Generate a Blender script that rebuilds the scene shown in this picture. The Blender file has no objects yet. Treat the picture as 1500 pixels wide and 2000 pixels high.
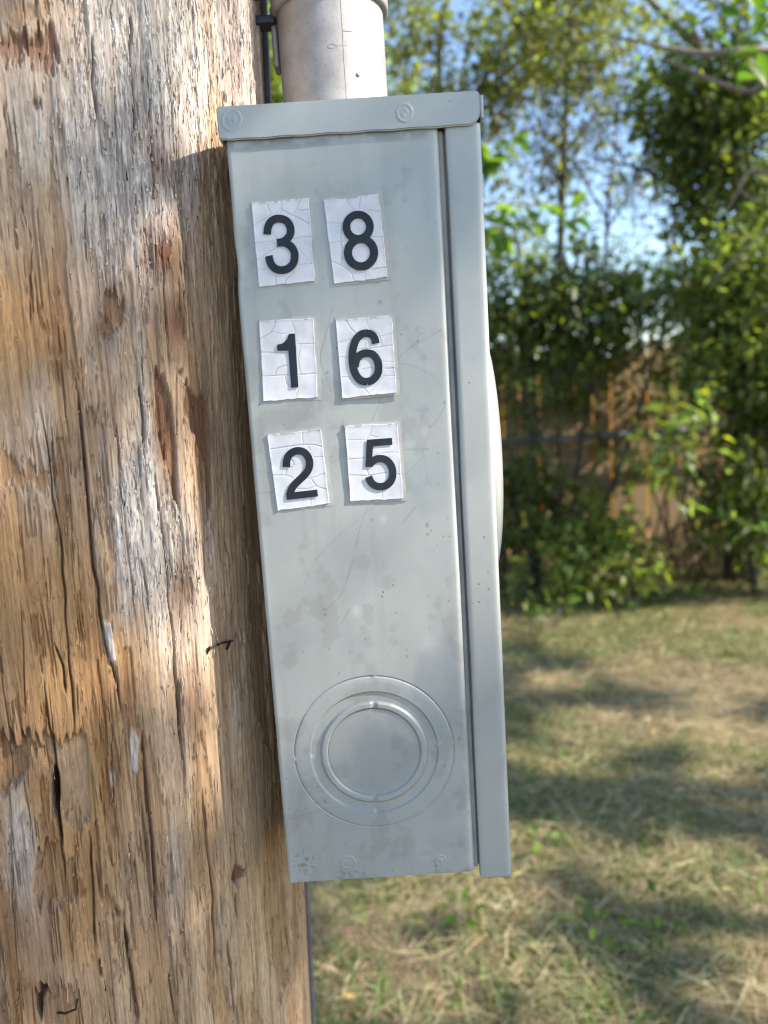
import bpy, bmesh, math, random
import numpy as np
from math import radians, sin, cos, pi, atan2, hypot
from mathutils import Matrix, Vector

S = bpy.context.scene
C = S.collection
random.seed(4)

# ------------------------------------------------------------------ camera
PITCH, ROLL, FPX, EYE = radians(8.2), radians(3.6), 1500.0, 1.5
_F = np.array([0, cos(PITCH), -sin(PITCH)])
_r0 = np.array([1.0, 0, 0]); _u0 = np.array([0, sin(PITCH), cos(PITCH)])
_R = cos(ROLL) * _r0 - sin(ROLL) * _u0
_U = cos(ROLL) * _u0 + sin(ROLL) * _r0
CAMP = np.array([0, 0, EYE])
cd = bpy.data.cameras.new('camera'); cam = bpy.data.objects.new('camera', cd); C.objects.link(cam)
cam.matrix_world = Matrix(((_R[0], _U[0], -_F[0], 0), (_R[1], _U[1], -_F[1], 0), (_R[2], _U[2], -_F[2], EYE), (0, 0, 0, 1)))
cd.sensor_fit = 'VERTICAL'; cd.lens = 26.0; cd.sensor_height = 26.0 * 2000 / FPX; cd.sensor_width = cd.sensor_height * .75
cd.clip_start = .01; cd.clip_end = 1000
cd.dof.use_dof = True; cd.dof.focus_distance = .405; cd.dof.aperture_fstop = 6.8
S.camera = cam

# ------------------------------------------------------------------ light
SUN = Vector((.82, -.25, .62)).normalized()
w = bpy.data.worlds.new('World'); S.world = w; w.use_nodes = True
nt = w.node_tree; sky = nt.nodes.new('ShaderNodeTexSky'); sky.sky_type = 'NISHITA'; sky.sun_disc = False
sky.sun_elevation = math.asin(SUN.z); sky.sun_rotation = atan2(SUN.x, SUN.y)
sky.air_density = 1.0; sky.dust_density = .6; sky.ozone_density = 2.6
nt.links.new(sky.outputs[0], nt.nodes['Background'].inputs[0]); nt.nodes['Background'].inputs[1].default_value = .15
sl = bpy.data.lights.new('sun', 'SUN'); so = bpy.data.objects.new('sun', sl); C.objects.link(so)
sl.energy = 4.3; sl.angle = radians(.53); sl.color = (1, .93, .82)
so.rotation_euler = SUN.to_track_quat('Z', 'Y').to_euler(); so.location = (0, 0, 20)
S.view_settings.view_transform = 'Standard'; S.view_settings.look = 'None'
S.view_settings.exposure = 1.3; S.view_settings.gamma = 1; S.view_settings.use_curve_mapping = False
S.cycles.use_denoising = True; S.cycles.filter_width = 1.2; S.cycles.use_adaptive_sampling = False; S.cycles.max_bounces = 8; S.cycles.transmission_bounces = 4
S.cycles.sample_clamp_indirect = 6

# ------------------------------------------------------------------ helpers
def ray(px, py):
    return _F + (px - 750) / FPX * _R + (1000 - py) / FPX * _U
def at(px, py, Y):
    d = ray(px, py); return CAMP + d * Y / d[1]
def on_ground(px, py):
    d = ray(px, py); return CAMP - d * EYE / d[2]

def vn(u, v, seed=0):
    g = np.random.default_rng(seed).random((256, 256))
    iu = np.floor(u).astype(int); iv = np.floor(v).astype(int); fu = u - iu; fv = v - iv
    fu = fu * fu * (3 - 2 * fu); fv = fv * fv * (3 - 2 * fv)
    a = g[iu % 256, iv % 256]; b = g[(iu + 1) % 256, iv % 256]; c = g[iu % 256, (iv + 1) % 256]; d = g[(iu + 1) % 256, (iv + 1) % 256]
    return (a * (1 - fu) + b * fu) * (1 - fv) + (c * (1 - fu) + d * fu) * fv
def fbm(u, v, seed=0, n=3):
    t = 0; a = .5; s = 0
    for k in range(n):
        t = t + a * vn(u * 2**k + 17.3 * k, v * 2**k + 5.1 * k, seed + k); s += a; a *= .5
    return t / s
def sst(a, b, x):
    t = np.clip((x - a) / (b - a), 0, 1); return t * t * (3 - 2 * t)

ORG = {}
def empty(name, loc):
    o = bpy.data.objects.new(name, None); C.objects.link(o); o.location = loc; o.empty_display_size = .1
    ORG[o.name] = np.array(loc, float); return o
def tag(o, label=None, cat=None, group=None, kind=None):
    if label: o['label'] = label
    if cat: o['category'] = cat
    if group: o['group'] = group
    if kind: o['kind'] = kind
    return o
def mesh_obj(name, V, Fs, mats, parent=None, origin=None, smooth=False, attrs=None, colors=None, mat_idx=None):
    """V world coordinates; Fs a list of faces or an (n,4)/(n,3) array"""
    V = np.asarray(V, float)
    if parent is not None: o0 = ORG[parent.name]
    elif origin is not None: o0 = np.array(origin, float)
    else: o0 = np.zeros(3)
    me = bpy.data.meshes.new(name)
    if isinstance(Fs, np.ndarray):
        n, k = Fs.shape
        me.vertices.add(len(V)); me.vertices.foreach_set('co', (V - o0).astype(np.float32).ravel())
        me.loops.add(n * k); me.loops.foreach_set('vertex_index', Fs.astype(np.int32).ravel())
        me.polygons.add(n); me.polygons.foreach_set('loop_start', np.arange(0, n * k, k, dtype=np.int32))
        me.update(calc_edges=True)
    else:
        me.from_pydata((V - o0).tolist(), [], [list(map(int, f)) for f in Fs])
    if attrs:
        for nm, arr in attrs.items():
            a = me.attributes.new(nm, 'FLOAT', 'POINT'); a.data.foreach_set('value', np.asarray(arr, np.float32).ravel())
    if colors is not None:
        a = me.attributes.new('col', 'FLOAT_COLOR', 'POINT')
        a.data.foreach_set('color', np.column_stack([colors, np.ones(len(colors))]).astype(np.float32).ravel())
    for m in (mats if isinstance(mats, (list, tuple)) else [mats]): me.materials.append(m)
    if mat_idx is not None: me.polygons.foreach_set('material_index', np.asarray(mat_idx, np.int32))
    if smooth: me.polygons.foreach_set('use_smooth', np.ones(len(me.polygons), bool))
    me.validate(); me.update()
    o = bpy.data.objects.new(name, me); C.objects.link(o)
    if parent is not None:
        o.parent = parent; ORG[o.name] = ORG[parent.name]
    else:
        o.location = o0; ORG[o.name] = o0
    return o
class MB:
    def __init__(s): s.v = []; s.f = []
    def add(s, V, Fs):
        b = len(s.v); s.v += [tuple(p) for p in V]; s.f += [[b + i for i in f] for f in Fs]
    def box(s, a, b):
        (x0, y0, z0), (x1, y1, z1) = a, b
        s.add([(x0, y0, z0), (x1, y0, z0), (x1, y1, z0), (x0, y1, z0), (x0, y0, z1), (x1, y0, z1), (x1, y1, z1), (x0, y1, z1)],
              [(0, 3, 2, 1), (4, 5, 6, 7), (0, 1, 5, 4), (1, 2, 6, 5), (2, 3, 7, 6), (3, 0, 4, 7)])
    def tube(s, pts, rad, seg=8, caps=True):
        pts = [Vector(p) for p in pts]; n = len(pts)
        if not hasattr(rad, '__len__'): rad = [rad] * n
        ring = []; ref = None
        for i, p in enumerate(pts):
            t = (pts[min(i + 1, n - 1)] - pts[max(i - 1, 0)]).normalized()
            if ref is None: ref = Vector((0, 0, 1)) if abs(t.z) < .9 else Vector((1, 0, 0))
            a = t.cross(ref).normalized(); b = t.cross(a).normalized(); ref = -b if False else ref
            ring.append([p + rad[i] * (cos(2 * pi * k / seg) * a + sin(2 * pi * k / seg) * b) for k in range(seg)])
        V = [tuple(q) for r in ring for q in r]
        Fs = [(i * seg + k, i * seg + (k + 1) % seg, (i + 1) * seg + (k + 1) % seg, (i + 1) * seg + k) for i in range(n - 1) for k in range(seg)]
        if caps: Fs += [tuple(range(seg - 1, -1, -1)), tuple((n - 1) * seg + k for k in range(seg))]
        s.add(V, Fs)
    def lathe(s, prof, cx, cy, seg=64, ax='z', z0=0):
        """prof: list of (radius, height)"""
        V = []
        for r, h in prof:
            for k in range(seg):
                a = 2 * pi * k / seg
                V.append((cx + r * cos(a), cy + r * sin(a), h) if ax == 'z' else (h, cx + r * cos(a), cy + r * sin(a)))
        n = len(prof)
        s.add(V, [(i * seg + k, i * seg + (k + 1) % seg, (i + 1) * seg + (k + 1) % seg, (i + 1) * seg + k) for i in range(n - 1) for k in range(seg)])
    def build(s, name, mats, parent=None, origin=None, smooth=False):
        return mesh_obj(name, s.v, s.f, mats, parent, origin, smooth)
def grid_faces(nr, nc):
    i = np.arange(nr - 1)[:, None] * nc + np.arange(nc - 1)[None, :]
    return np.stack([i, i + 1, i + nc + 1, i + nc], -1).reshape(-1, 4)
def bevel_edges(o, wdt=.001, seg=2):
    bm = bmesh.new(); bm.from_mesh(o.data); bmesh.ops.bevel(bm, geom=[e for e in bm.edges if len(e.link_faces) == 2 and e.calc_face_angle() > .5], offset=wdt, segments=seg, affect='EDGES', profile=.5)
    bm.to_mesh(o.data); bm.free(); o.data.polygons.foreach_set('use_smooth', np.ones(len(o.data.polygons), bool)); o.data.update()
    return o

# ------------------------------------------------------------------ materials
class NT:
    def __init__(s, name):
        s.m = bpy.data.materials.new(name); s.m.use_nodes = True; s.t = s.m.node_tree; s.b = s.t.nodes['Principled BSDF']; s.out = s.t.nodes['Material Output']
        s.tc = s.n('ShaderNodeTexCoord')
    def n(s, typ, **kw):
        x = s.t.nodes.new(typ)
        for k, v in kw.items(): setattr(x, k, v)
        return x
    def l(s, a, b): s.t.links.new(a, b)
    def noise(s, scale, detail=4, rough=.55, vec=(1, 1, 1), loc=(0, 0, 0), dist=0):
        mp = s.n('ShaderNodeMapping'); mp.inputs['Scale'].default_value = vec; mp.inputs['Location'].default_value = loc; s.l(s.tc.outputs['Object'], mp.inputs[0])
        x = s.n('ShaderNodeTexNoise'); x.inputs['Scale'].default_value = scale; x.inputs['Detail'].default_value = detail; x.inputs['Roughness'].default_value = rough; x.inputs['Distortion'].default_value = dist
        s.l(mp.outputs[0], x.inputs['Vector']); return x.outputs['Fac']
    def ramp(s, fac, stops):
        x = s.n('ShaderNodeValToRGB'); e = x.color_ramp.elements
        while len(e) < len(stops): e.new(.5)
        for q, (p, c) in zip(e, stops): q.position = p; q.color = (*c, 1) if hasattr(c, '__len__') else (c, c, c, 1)
        s.l(fac, x.inputs[0]); return x.outputs[0]
    def mix(s, fac, a, b, mode='MIX'):
        x = s.n('ShaderNodeMix', data_type='RGBA', blend_type=mode)
        for sock, v in ((x.inputs[0], fac), (x.inputs[6], a), (x.inputs[7], b)):
            if isinstance(v, (int, float)): sock.default_value = v
            elif isinstance(v, tuple): sock.default_value = (*v, 1)
            else: s.l(v, sock)
        return x.outputs[2]
    def math(s, op, a, b=0.0):
        x = s.n('ShaderNodeMath', operation=op)
        for sock, v in ((x.inputs[0], a), (x.inputs[1], b)):
            if isinstance(v, (int, float)): sock.default_value = v
            else: s.l(v, sock)
        return x.outputs[0]
    def attr(s, name, col=False):
        x = s.n('ShaderNodeAttribute', attribute_name=name); return x.outputs['Color' if col else 'Fac']
    def set(s, color=None, rough=None, metal=None, bump=None, bstr=.3, bdist=.001, spec=None):
        for nm, v in (('Base Color', color), ('Roughness', rough), ('Metallic', metal), ('Specular IOR Level', spec)):
            if v is None: continue
            if isinstance(v, tuple): s.b.inputs[nm].default_value = (*v, 1)
            elif isinstance(v, (int, float)): s.b.inputs[nm].default_value = v
            else: s.l(v, s.b.inputs[nm])
        if bump is not None:
            x = s.n('ShaderNodeBump'); x.inputs['Strength'].default_value = bstr; x.inputs['Distance'].default_value = bdist
            s.l(bump, x.inputs['Height']); s.l(x.outputs[0], s.b.inputs['Normal'])
        return s.m

def paint_material(name, scratch=False):
    t = NT(name)
    col = t.mix(t.ramp(t.noise(14, 5, .6), [(.35, 0.), (.7, 1.)]), (.335, .348, .328), (.390, .402, .376))
    # worn bluish patches where the topcoat has thinned
    col = t.mix(t.math('MULTIPLY', t.ramp(t.noise(32, 4, .55, loc=(3, 1, 7)), [(.50, 0.), (.66, 1.)]), .35), col, (.30, .32, .325))
    col = t.mix(t.ramp(t.noise(900, 2, .5), [(.28, .22), (.40, 0.)]), col, (.22, .23, .22))
    # dirt specks
    v = t.n('ShaderNodeTexVoronoi'); v.inputs['Scale'].default_value = 190; v.inputs['Randomness'].default_value = 1; t.l(t.tc.outputs['Object'], v.inputs['Vector'])
    sp = t.math('MULTIPLY', t.ramp(v.outputs['Distance'], [(.07, 1.), (.12, 0.)]), t.ramp(t.noise(45, 2, .5, loc=(9, 2, 2)), [(.55, 0.), (.66, 1.)]))
    col = t.mix(t.math('MULTIPLY', sp, .8), col, (.09, .085, .075))
    rough = t.ramp(t.noise(30, 4), [(.3, .34), (.7, .52)])
    if scratch:
        col = t.mix(t.math('MULTIPLY', t.attr('stain'), .5), col, (.235, .26, .275))
        col = t.mix(t.math('MULTIPLY', t.attr('chalk_sunspot'), .5), col, (.56, .56, .53))  # chalky worn edges, pale spots and one painted spot of sun
        col = t.mix(t.attr('scratch'), col, (.16, .18, .19))
        col = t.mix(t.attr('grime'), col, (.16, .14, .11))
    return t.set(col, rough, .15, t.math('ADD', t.noise(22, 3, .5), t.math('MULTIPLY', t.noise(1300, 2, .5), .05)), .35, .0012)
M = {}
M['paint'] = paint_material('weathered_grey_paint')
M['paint_panel'] = paint_material('weathered_grey_paint_panel', True)
t = NT('galvanised_steel')
c = t.mix(t.ramp(t.noise(60, 5, .6), [(.3, 0.), (.7, 1.)]), (.31, .288, .268), (.45, .42, .395))
c = t.mix(t.ramp(t.noise(700, 2), [(.30, .4), (.42, 0.)]), c, (.22, .21, .2))
M['galv'] = t.set(c, t.ramp(t.noise(90, 4), [(.3, .48), (.7, .65)]), .35, t.noise(500, 3), .15, .0006)
t = NT('dark_seam'); M['seam'] = t.set(t.ramp(t.noise(300, 3), [(.3, (.24, .20, .185)), (.7, (.34, .295, .275))]), .7)
t = NT('black_iron'); M['black'] = t.set(t.ramp(t.noise(80, 3), [(.3, (.012, .012, .016)), (.7, (.03, .03, .036))]), .5)
t = NT('grey_cable'); M['cable'] = t.set(t.ramp(t.noise(120, 3), [(.3, (.10, .10, .11)), (.7, (.17, .17, .18))]), .55)
t = NT('groove_dark'); M['groove'] = t.set(t.ramp(t.noise(60, 3), [(.3, (.24, .235, .215)), (.7, (.34, .335, .305))]), .6)
t = NT('sticker_white'); base = t.ramp(t.noise(160, 4), [(.3, (.55, .55, .565)), (.7, (.64, .64, .65))])
base = t.mix(t.attr('crack'), base, (.24, .235, .235))
base = t.mix(t.attr('chip'), base, (.30, .25, .19))
M['sticker'] = t.set(base, .5, 0, t.math('SUBTRACT', t.math('MULTIPLY', t.noise(90, 2), .4), t.attr('crack')), .35, .0004)
t = NT('digit_vinyl'); M['digit'] = t.set(t.ramp(t.noise(220, 3), [(.3, (.012, .018, .025)), (.7, (.022, .028, .036))]), .5, spec=.25)
t = NT('glue_residue'); M['glue'] = t.set(t.ramp(t.noise(120, 5), [(.3, (.33, .325, .30)), (.7, (.43, .425, .40))]), .6)
t = NT('rust_staple'); M['staple'] = t.set(t.ramp(t.noise(300, 3), [(.3, (.012, .01, .008)), (.7, (.05, .032, .02))]), .6, .5)

t = NT('pole_wood')
col = t.attr('col', True)
fine = t.noise(1, 4, .6, vec=(1000, 1000, 34)); fine2 = t.noise(1, 3, .6, vec=(260, 260, 9), loc=(5, 0, 2)); fleck = t.noise(1, 4, .65, vec=(850, 850, 170), loc=(1, 4, 0))
col = t.mix(1.0, col, t.ramp(fine, [(.30, .66), (.47, .97), (.72, 1.18)]), 'MULTIPLY')
col = t.mix(1.0, col, t.ramp(fleck, [(.32, .78), (.5, 1.0), (.68, 1.16)]), 'MULTIPLY')
col = t.mix(1.0, col, t.ramp(fine2, [(.3, .68), (.5, 1.0), (.75, 1.10)]), 'MULTIPLY')
M['wood'] = t.set(col, .78, 0, t.math('ADD', t.math('ADD', fine, t.math('MULTIPLY', fleck, .8)), t.math('MULTIPLY', fine2, .7)), .5, .0006, spec=.25)

def leaf_material(name, gloss=.42, trans=.5):
    t = NT(name); col = t.attr('col', True)
    inf = t.n('ShaderNodeObjectInfo')
    t.set(col, gloss, 0, spec=.4)
    tr = t.n('ShaderNodeBsdfTranslucent'); t.l(t.mix(1.0, col, (2.1, 2.4, .85), 'MULTIPLY'), tr.inputs['Color'])
    mx = t.n('ShaderNodeMixShader'); mx.inputs[0].default_value = trans
    t.l(t.b.outputs[0], mx.inputs[1]); t.l(tr.outputs[0], mx.inputs[2]); t.l(mx.outputs[0], t.out.inputs[0]); return t.m
M['leaf'] = leaf_material('leaf_green'); M['blade'] = leaf_material('straw_blades', .6, .25)
def bark(name, a, b):
    t = NT(name); return t.set(t.ramp(t.noise(1, 5, .6, vec=(60, 60, 14)), [(.3, a), (.7, b)]), .85, 0, t.noise(1, 4, .6, vec=(90, 90, 22)), .6, .01)
M['bark'] = bark('bark_dark', (.035, .028, .022), (.10, .08, .062)); M['twig'] = bark('bark_pale', (.16, .125, .095), (.30, .24, .19))
t = NT('fence_wood'); M['fence'] = t.set(t.mix(.5, t.ramp(t.noise(1, 5, .6, vec=(40, 40, 4)), [(.3, (.22, .145, .066)), (.7, (.37, .255, .12))]), t.ramp(t.noise(5, 3), [(.3, (.20, .14, .085)), (.7, (.36, .25, .13))])), .8, 0, t.noise(1, 4, .6, vec=(80, 80, 6)), .4, .004)
t = NT('rail_grey'); M['rail'] = t.set(t.ramp(t.noise(1, 4, .6, vec=(8, 60, 60)), [(.3, (.12, .12, .13)), (.7, (.24, .235, .24))]), .7)
t = NT('ground_soil')
g = t.mix(t.ramp(t.noise(3.0, 5, .6), [(.38, 0.), (.62, 1.)]), (.17, .115, .065), (.30, .235, .125))
g = t.mix(t.ramp(t.noise(2.0, 4, .6, loc=(4, 4, 0)), [(.52, 0.), (.66, .55)]), g, (.10, .13, .04))
g = t.mix(t.ramp(t.noise(60, 4, .65), [(.35, .7), (.6, 0.)]), g, (.09, .06, .035))
M['ground'] = t.set(g, .95, 0, t.noise(45, 5, .65), .8, .02)
t = NT('dry_field'); M['field'] = t.set(t.ramp(t.noise(1.2, 5, .6), [(.3, (.34, .20, .085)), (.7, (.50, .33, .15))]), .9, 0, t.noise(20, 4), .6, .04)

# ------------------------------------------------------------------ ground
def plane(name, x0, x1, y0, y1, z, mat, n=2):
    xs = np.linspace(x0, x1, n); ys = np.linspace(y0, y1, n); X, Y = np.meshgrid(xs, ys)
    return mesh_obj(name, np.column_stack([X.ravel(), Y.ravel(), np.full(X.size, z)]), grid_faces(n, n), mat)
tag(plane('ground', -300, 300, -300, 300, 0, M['ground'], 3), kind='structure')
tag(plane('field', -40, 50, 6.75, 90, .004, M['field'], 3), kind='structure')

# ------------------------------------------------------------------ utility pole
AX0, AY, PR = -.206, .5, .14
def axis_x(z): return AX0 + .031 * (z - 1.45)
TH0 = atan2(-AY, -AX0)                       # direction axis -> camera
def s_to_xy(s, z, h):
    th = TH0 + s / PR; r = PR + h
    return axis_x(z) + r * np.cos(th), AY + r * np.sin(th)
def pole_sz(px, py):
    """where a sight line meets the pole: (arc length from the camera-facing line, height)"""
    d = ray(px, py); k = .031
    # iterate: axis depends on z
    z = 1.45
    for _ in range(8):
        ax = axis_x(z); A = d[0]**2 + d[1]**2; B = -(d[0] * ax + d[1] * AY); Cc = ax * ax + AY * AY - PR * PR
        q = B * B - A * Cc
        tt = (-B - math.sqrt(max(q, 0))) / A; z = EYE + d[2] * tt
    th = atan2(d[1] * tt - AY, d[0] * tt - ax)
    return (th - TH0) * PR, z
def PS(pts): return np.array([pole_sz(*p) for p in pts])
ZOOM = {1: (0, 0, 2.885), 2: (0, 680, 2.419), 3: (0, 1320, 2.344)}
def zp(k, pts):
    ox, oy, sc = ZOOM[k]; return [(ox + x / sc, oy + y / sc) for x, y in pts]
fine_s = np.radians(np.arange(-23, 81, .15)) * PR
coarse = np.radians(np.arange(84, 360 - 23.5, 4)) * PR
scol = np.concatenate([fine_s, coarse])
zrow = np.concatenate([[-.3, .1, .4, .7, .9, 1.0], np.arange(1.08, 1.83, .0009), [1.88, 2.0, 2.3, 2.8, 3.5, 4.5, 6.0, 8.0]])
Sg, Zg = np.meshgrid(scol, zrow)
warp = .008 * (fbm(Sg / .06, Zg / .30, 5, 2) - .5) + .0009 * (vn(Sg / .012, Zg / .07, 8) - .5)
Sw = Sg + warp
def inpoly(P, U, V):
    r = np.zeros(U.shape, bool); n = len(P)
    for i in range(n):
        (x0, y0), (x1, y1) = P[i], P[i - 1]
        if y0 == y1: continue
        r ^= ((y0 > V) != (y1 > V)) & (U < (x1 - x0) * (V - y0) / (y1 - y0) + x0)
    return r
def blur2(a, n=1):
    for _ in range(n):
        b = a.copy(); b[1:-1, 1:-1] = (a[1:-1, 1:-1] * 2 + a[:-2, 1:-1] + a[2:, 1:-1] + a[1:-1, :-2] + a[1:-1, 2:]) / 6; a = b
    return a
def blob(px, py, rx, ry):
    s0, z0 = pole_sz(px, py); k = .42 / 1500
    return np.exp(-(((Sg - s0) / (rx * k * 1.05))**2 + ((Zg - z0) / (ry * k))**2))
grain = .65 * fbm(Sw / .0017, Zg / .09, 11, 3) + .35 * fbm(Sw / .0065, Zg / .2, 13, 2); grain2 = fbm(Sw / .0010, Zg / .022, 21, 2)
fib = fbm(Sw / .0013, Zg / .008, 31, 3)
low = fbm(Sw / .05, Zg / .16, 41, 4); mid = fbm(Sw / .012, Zg / .055, 51, 4)
# greyed, fibrous weathering: strong upper right, in strips lower down
gmap = np.clip(.95 * blob(420, 80, 190, 330) + .8 * blob(250, 200, 120, 300) + .35 * blob(110, 230, 90, 110) + .60 * blob(250, 880, 70, 330) + .3 * blob(60, 900, 90, 120)
               + .55 * blob(40, 1660, 30, 110) + .35 * blob(330, 1100, 90, 300) + .45 * blob(470, 500, 70, 500) + .15 * blob(150, 400, 90, 120) + .35 * blob(460, 1250, 120, 300)
               + .35 * blob(300, 1800, 120, 240), 0, 1)
gmask = sst(.36, .80, gmap * .55 + mid * .60 + (low - .5) * 1.1)
fuzz = sst(.45, .7, .55 * gmap + mid * .55)
h = -.0010 * np.clip(.52 - grain, 0, 1) * 2 + .00035 * (grain2 - .5) + fuzz * .0016 * (fib - .5)
# layers that split off along the grain: thin steps with ragged ends
lay = fbm(Sw / .009 + .8 * grain2, Zg / .085, 61, 3); step = sst(.56, .585, lay) ; step2 = sst(.40, .42, fbm(Sw / .014 + .7 * grain2, Zg / .13, 71, 3))
h += -.0014 * step + .0011 * step2
jag = .0035 * (grain - .5) + .0016 * (grain2 - .5)
RECESS = [  # outline, depth, colour kind
    ([(0, 60), (30, 55), (62, 60), (95, 45), (112, 78), (118, 112), (106, 140), (85, 122), (55, 108), (0, 116)], .0032, 'pink'),
    ([(12, 50), (40, 46), (62, 22), (100, 34), (95, 0), (30, 0)], .0012, 'tan'),
    (zp(1, [(590, 1650), (630, 1640), (690, 1680), (722, 1755), (660, 1850), (640, 1905), (560, 1900), (590, 1800)]), .0026, 'orange'),
    (zp(2, [(740, 150), (772, 130), (795, 200), (830, 430), (833, 600), (848, 825), (825, 700), (800, 570), (760, 470), (738, 330)]), .0036, 'brown'),
    (zp(2, [(880, 190), (990, 250), (992, 560), (1000, 800), (975, 800), (965, 560), (930, 450), (885, 350), (860, 345)]), .0030, 'brown'),
    (zp(3, [(0, 262), (60, 272), (120, 268), (230, 276), (385, 262), (398, 330), (415, 670), (350, 676), (300, 640), (276, 560), (250, 640), (240, 560), (200, 380), (150, 330), (120, 420), (60, 520), (0, 545)]), .0040, 'tan'),
    (zp(3, [(0, 285), (110, 290), (125, 420), (60, 520), (0, 545)]), .0022, 'orange'),
    (zp(3, [(245, 420), (262, 500), (275, 660), (250, 650), (232, 540)]), .0050, 'dark'),
    (zp(3, [(200, 770), (280, 780), (340, 860), (362, 1000), (310, 1040), (255, 1072), (180, 1045), (150, 960), (160, 850)]), .0030, 'orange'),
    (zp(3, [(420, 690), (450, 690), (470, 1000), (540, 1050), (560, 1100), (480, 1110), (455, 1000)]), .0026, 'orange'),
    (zp(3, [(600, 230), (640, 300), (625, 455), (600, 420), (590, 300)]), -.0012, 'white'),
    (zp(3, [(500, 445), (528, 450), (520, 515), (505, 500)]), -.0010, 'white'),
    (zp(2, [(480, 1290), (520, 1290), (548, 1470), (520, 1480), (495, 1400)]), -.0016, 'white'),
    (zp(3, [(160, 1410), (185, 1400), (235, 1440), (200, 1460), (190, 1530), (170, 1530)]), .0070, 'dark'),
    (zp(3, [(1075, 870), (1110, 862), (1130, 895), (1100, 930), (1085, 960), (1062, 940)]), .0030, 'knot'),
    (zp(3, [(450, 1300), (466, 1300), (470, 1370), (455, 1380)]), .0020, 'knot'),
    (zp(1, [(180, 545), (230, 550), (238, 600), (205, 618), (182, 590)]), .0016, 'knot'),
    (zp(2, [(840, 105), (865, 105), (868, 128), (842, 130)]), .0022, 'knot'),
    (zp(2, [(0, 430), (70, 540), (140, 520), (220, 560), (300, 540), (300, 620), (220, 700), (190, 640), (110, 630), (60, 640), (0, 620)]), .0012, 'orange'),
]
TAN = np.array([.43, .285, .170]); ORA = np.array([.37, .205, .090]); GRY = np.array([.52, .455, .40]); BRN = np.array([.14, .062, .032]); PINK = np.array([.36, .21, .14])
YEL = np.array([.38, .275, .145])
cols = np.empty(Sg.shape + (3,)); cols[:] = TAN
omap = np.clip(.8 * blob(40, 1300, 130, 400) + .9 * blob(60, 1700, 150, 380) + .55 * blob(60, 620, 130, 120) + .3 * blob(200, 1350, 120, 250), 0, 1)
oo = sst(.35, .75, omap * .6 + low * .55)[..., None]; cols = cols * (1 - oo) + ORA * oo
yy = (np.clip(blob(520, 1800, 120, 230), 0, 1) * .7)[..., None]; cols = cols * (1 - yy) + YEL * yy
gg = (gmask * np.clip(.22 + .85 * gmap, 0, .9))[..., None]; cols = cols * (1 - gg) + GRY * gg
# pinkish brown streaks in the greyed zone
pk = (sst(.50, .68, fbm(Sw / .008, Zg / .12, 91, 3)) * np.clip(blob(400, 120, 200, 300), 0, 1) * .75)[..., None]; cols = cols * (1 - pk) + np.array([.25, .15, .115]) * pk
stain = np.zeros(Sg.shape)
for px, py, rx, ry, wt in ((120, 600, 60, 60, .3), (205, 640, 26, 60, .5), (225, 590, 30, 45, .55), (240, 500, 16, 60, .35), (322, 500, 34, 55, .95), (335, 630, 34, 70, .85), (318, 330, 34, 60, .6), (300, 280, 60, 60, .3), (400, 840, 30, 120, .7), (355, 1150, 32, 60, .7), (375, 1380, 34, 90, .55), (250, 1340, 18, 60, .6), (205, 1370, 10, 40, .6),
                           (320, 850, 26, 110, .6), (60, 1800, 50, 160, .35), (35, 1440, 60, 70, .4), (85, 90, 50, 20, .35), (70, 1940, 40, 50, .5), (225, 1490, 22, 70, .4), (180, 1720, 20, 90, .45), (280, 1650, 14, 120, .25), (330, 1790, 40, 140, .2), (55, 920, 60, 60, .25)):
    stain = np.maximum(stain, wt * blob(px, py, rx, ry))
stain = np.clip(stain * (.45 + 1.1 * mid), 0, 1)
# recesses
fray = np.zeros(Sg.shape)
for poly, dep, kind in RECESS:
    P = PS(poly); pad = .006
    rows = np.where((zrow > P[:, 1].min() - pad) & (zrow < P[:, 1].max() + pad))[0]; cl = np.where((scol > P[:, 0].min() - pad) & (scol < P[:, 0].max() + pad))[0]
    if not len(rows) or not len(cl): continue
    sl_ = np.ix_(rows, cl)
    small = kind in ('knot', 'white'); jz = jag[sl_] * (1.0 if small else 6.0)
    m = blur2(inpoly(P, Sg[sl_] + .25 * jag[sl_], Zg[sl_] + jz).astype(float), 2)
    h[sl_] += -dep * m * (.85 + .3 * grain[sl_])
    e = np.clip(4 * m * (1 - m), 0, 1); fray[sl_] = np.maximum(fray[sl_], e * .6 * (m < .6))
    kc = {'pink': PINK, 'tan': TAN * .92, 'orange': ORA * 1.02, 'brown': np.array([.20, .095, .05]), 'dark': BRN * .5, 'white': GRY * 1.15, 'knot': BRN * .8}[kind]
    a = (m * (.85 if kind in ('knot', 'white', 'brown', 'dark', 'pink') else .66))[..., None]; cols[sl_] = cols[sl_] * (1 - a) + kc * a
fr = (fray * .35)[..., None]; cols = cols * (1 - fr) + np.array([.60, .52, .44]) * fr
st = stain[..., None]; cols = cols * (1 - st) + BRN * st
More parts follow.
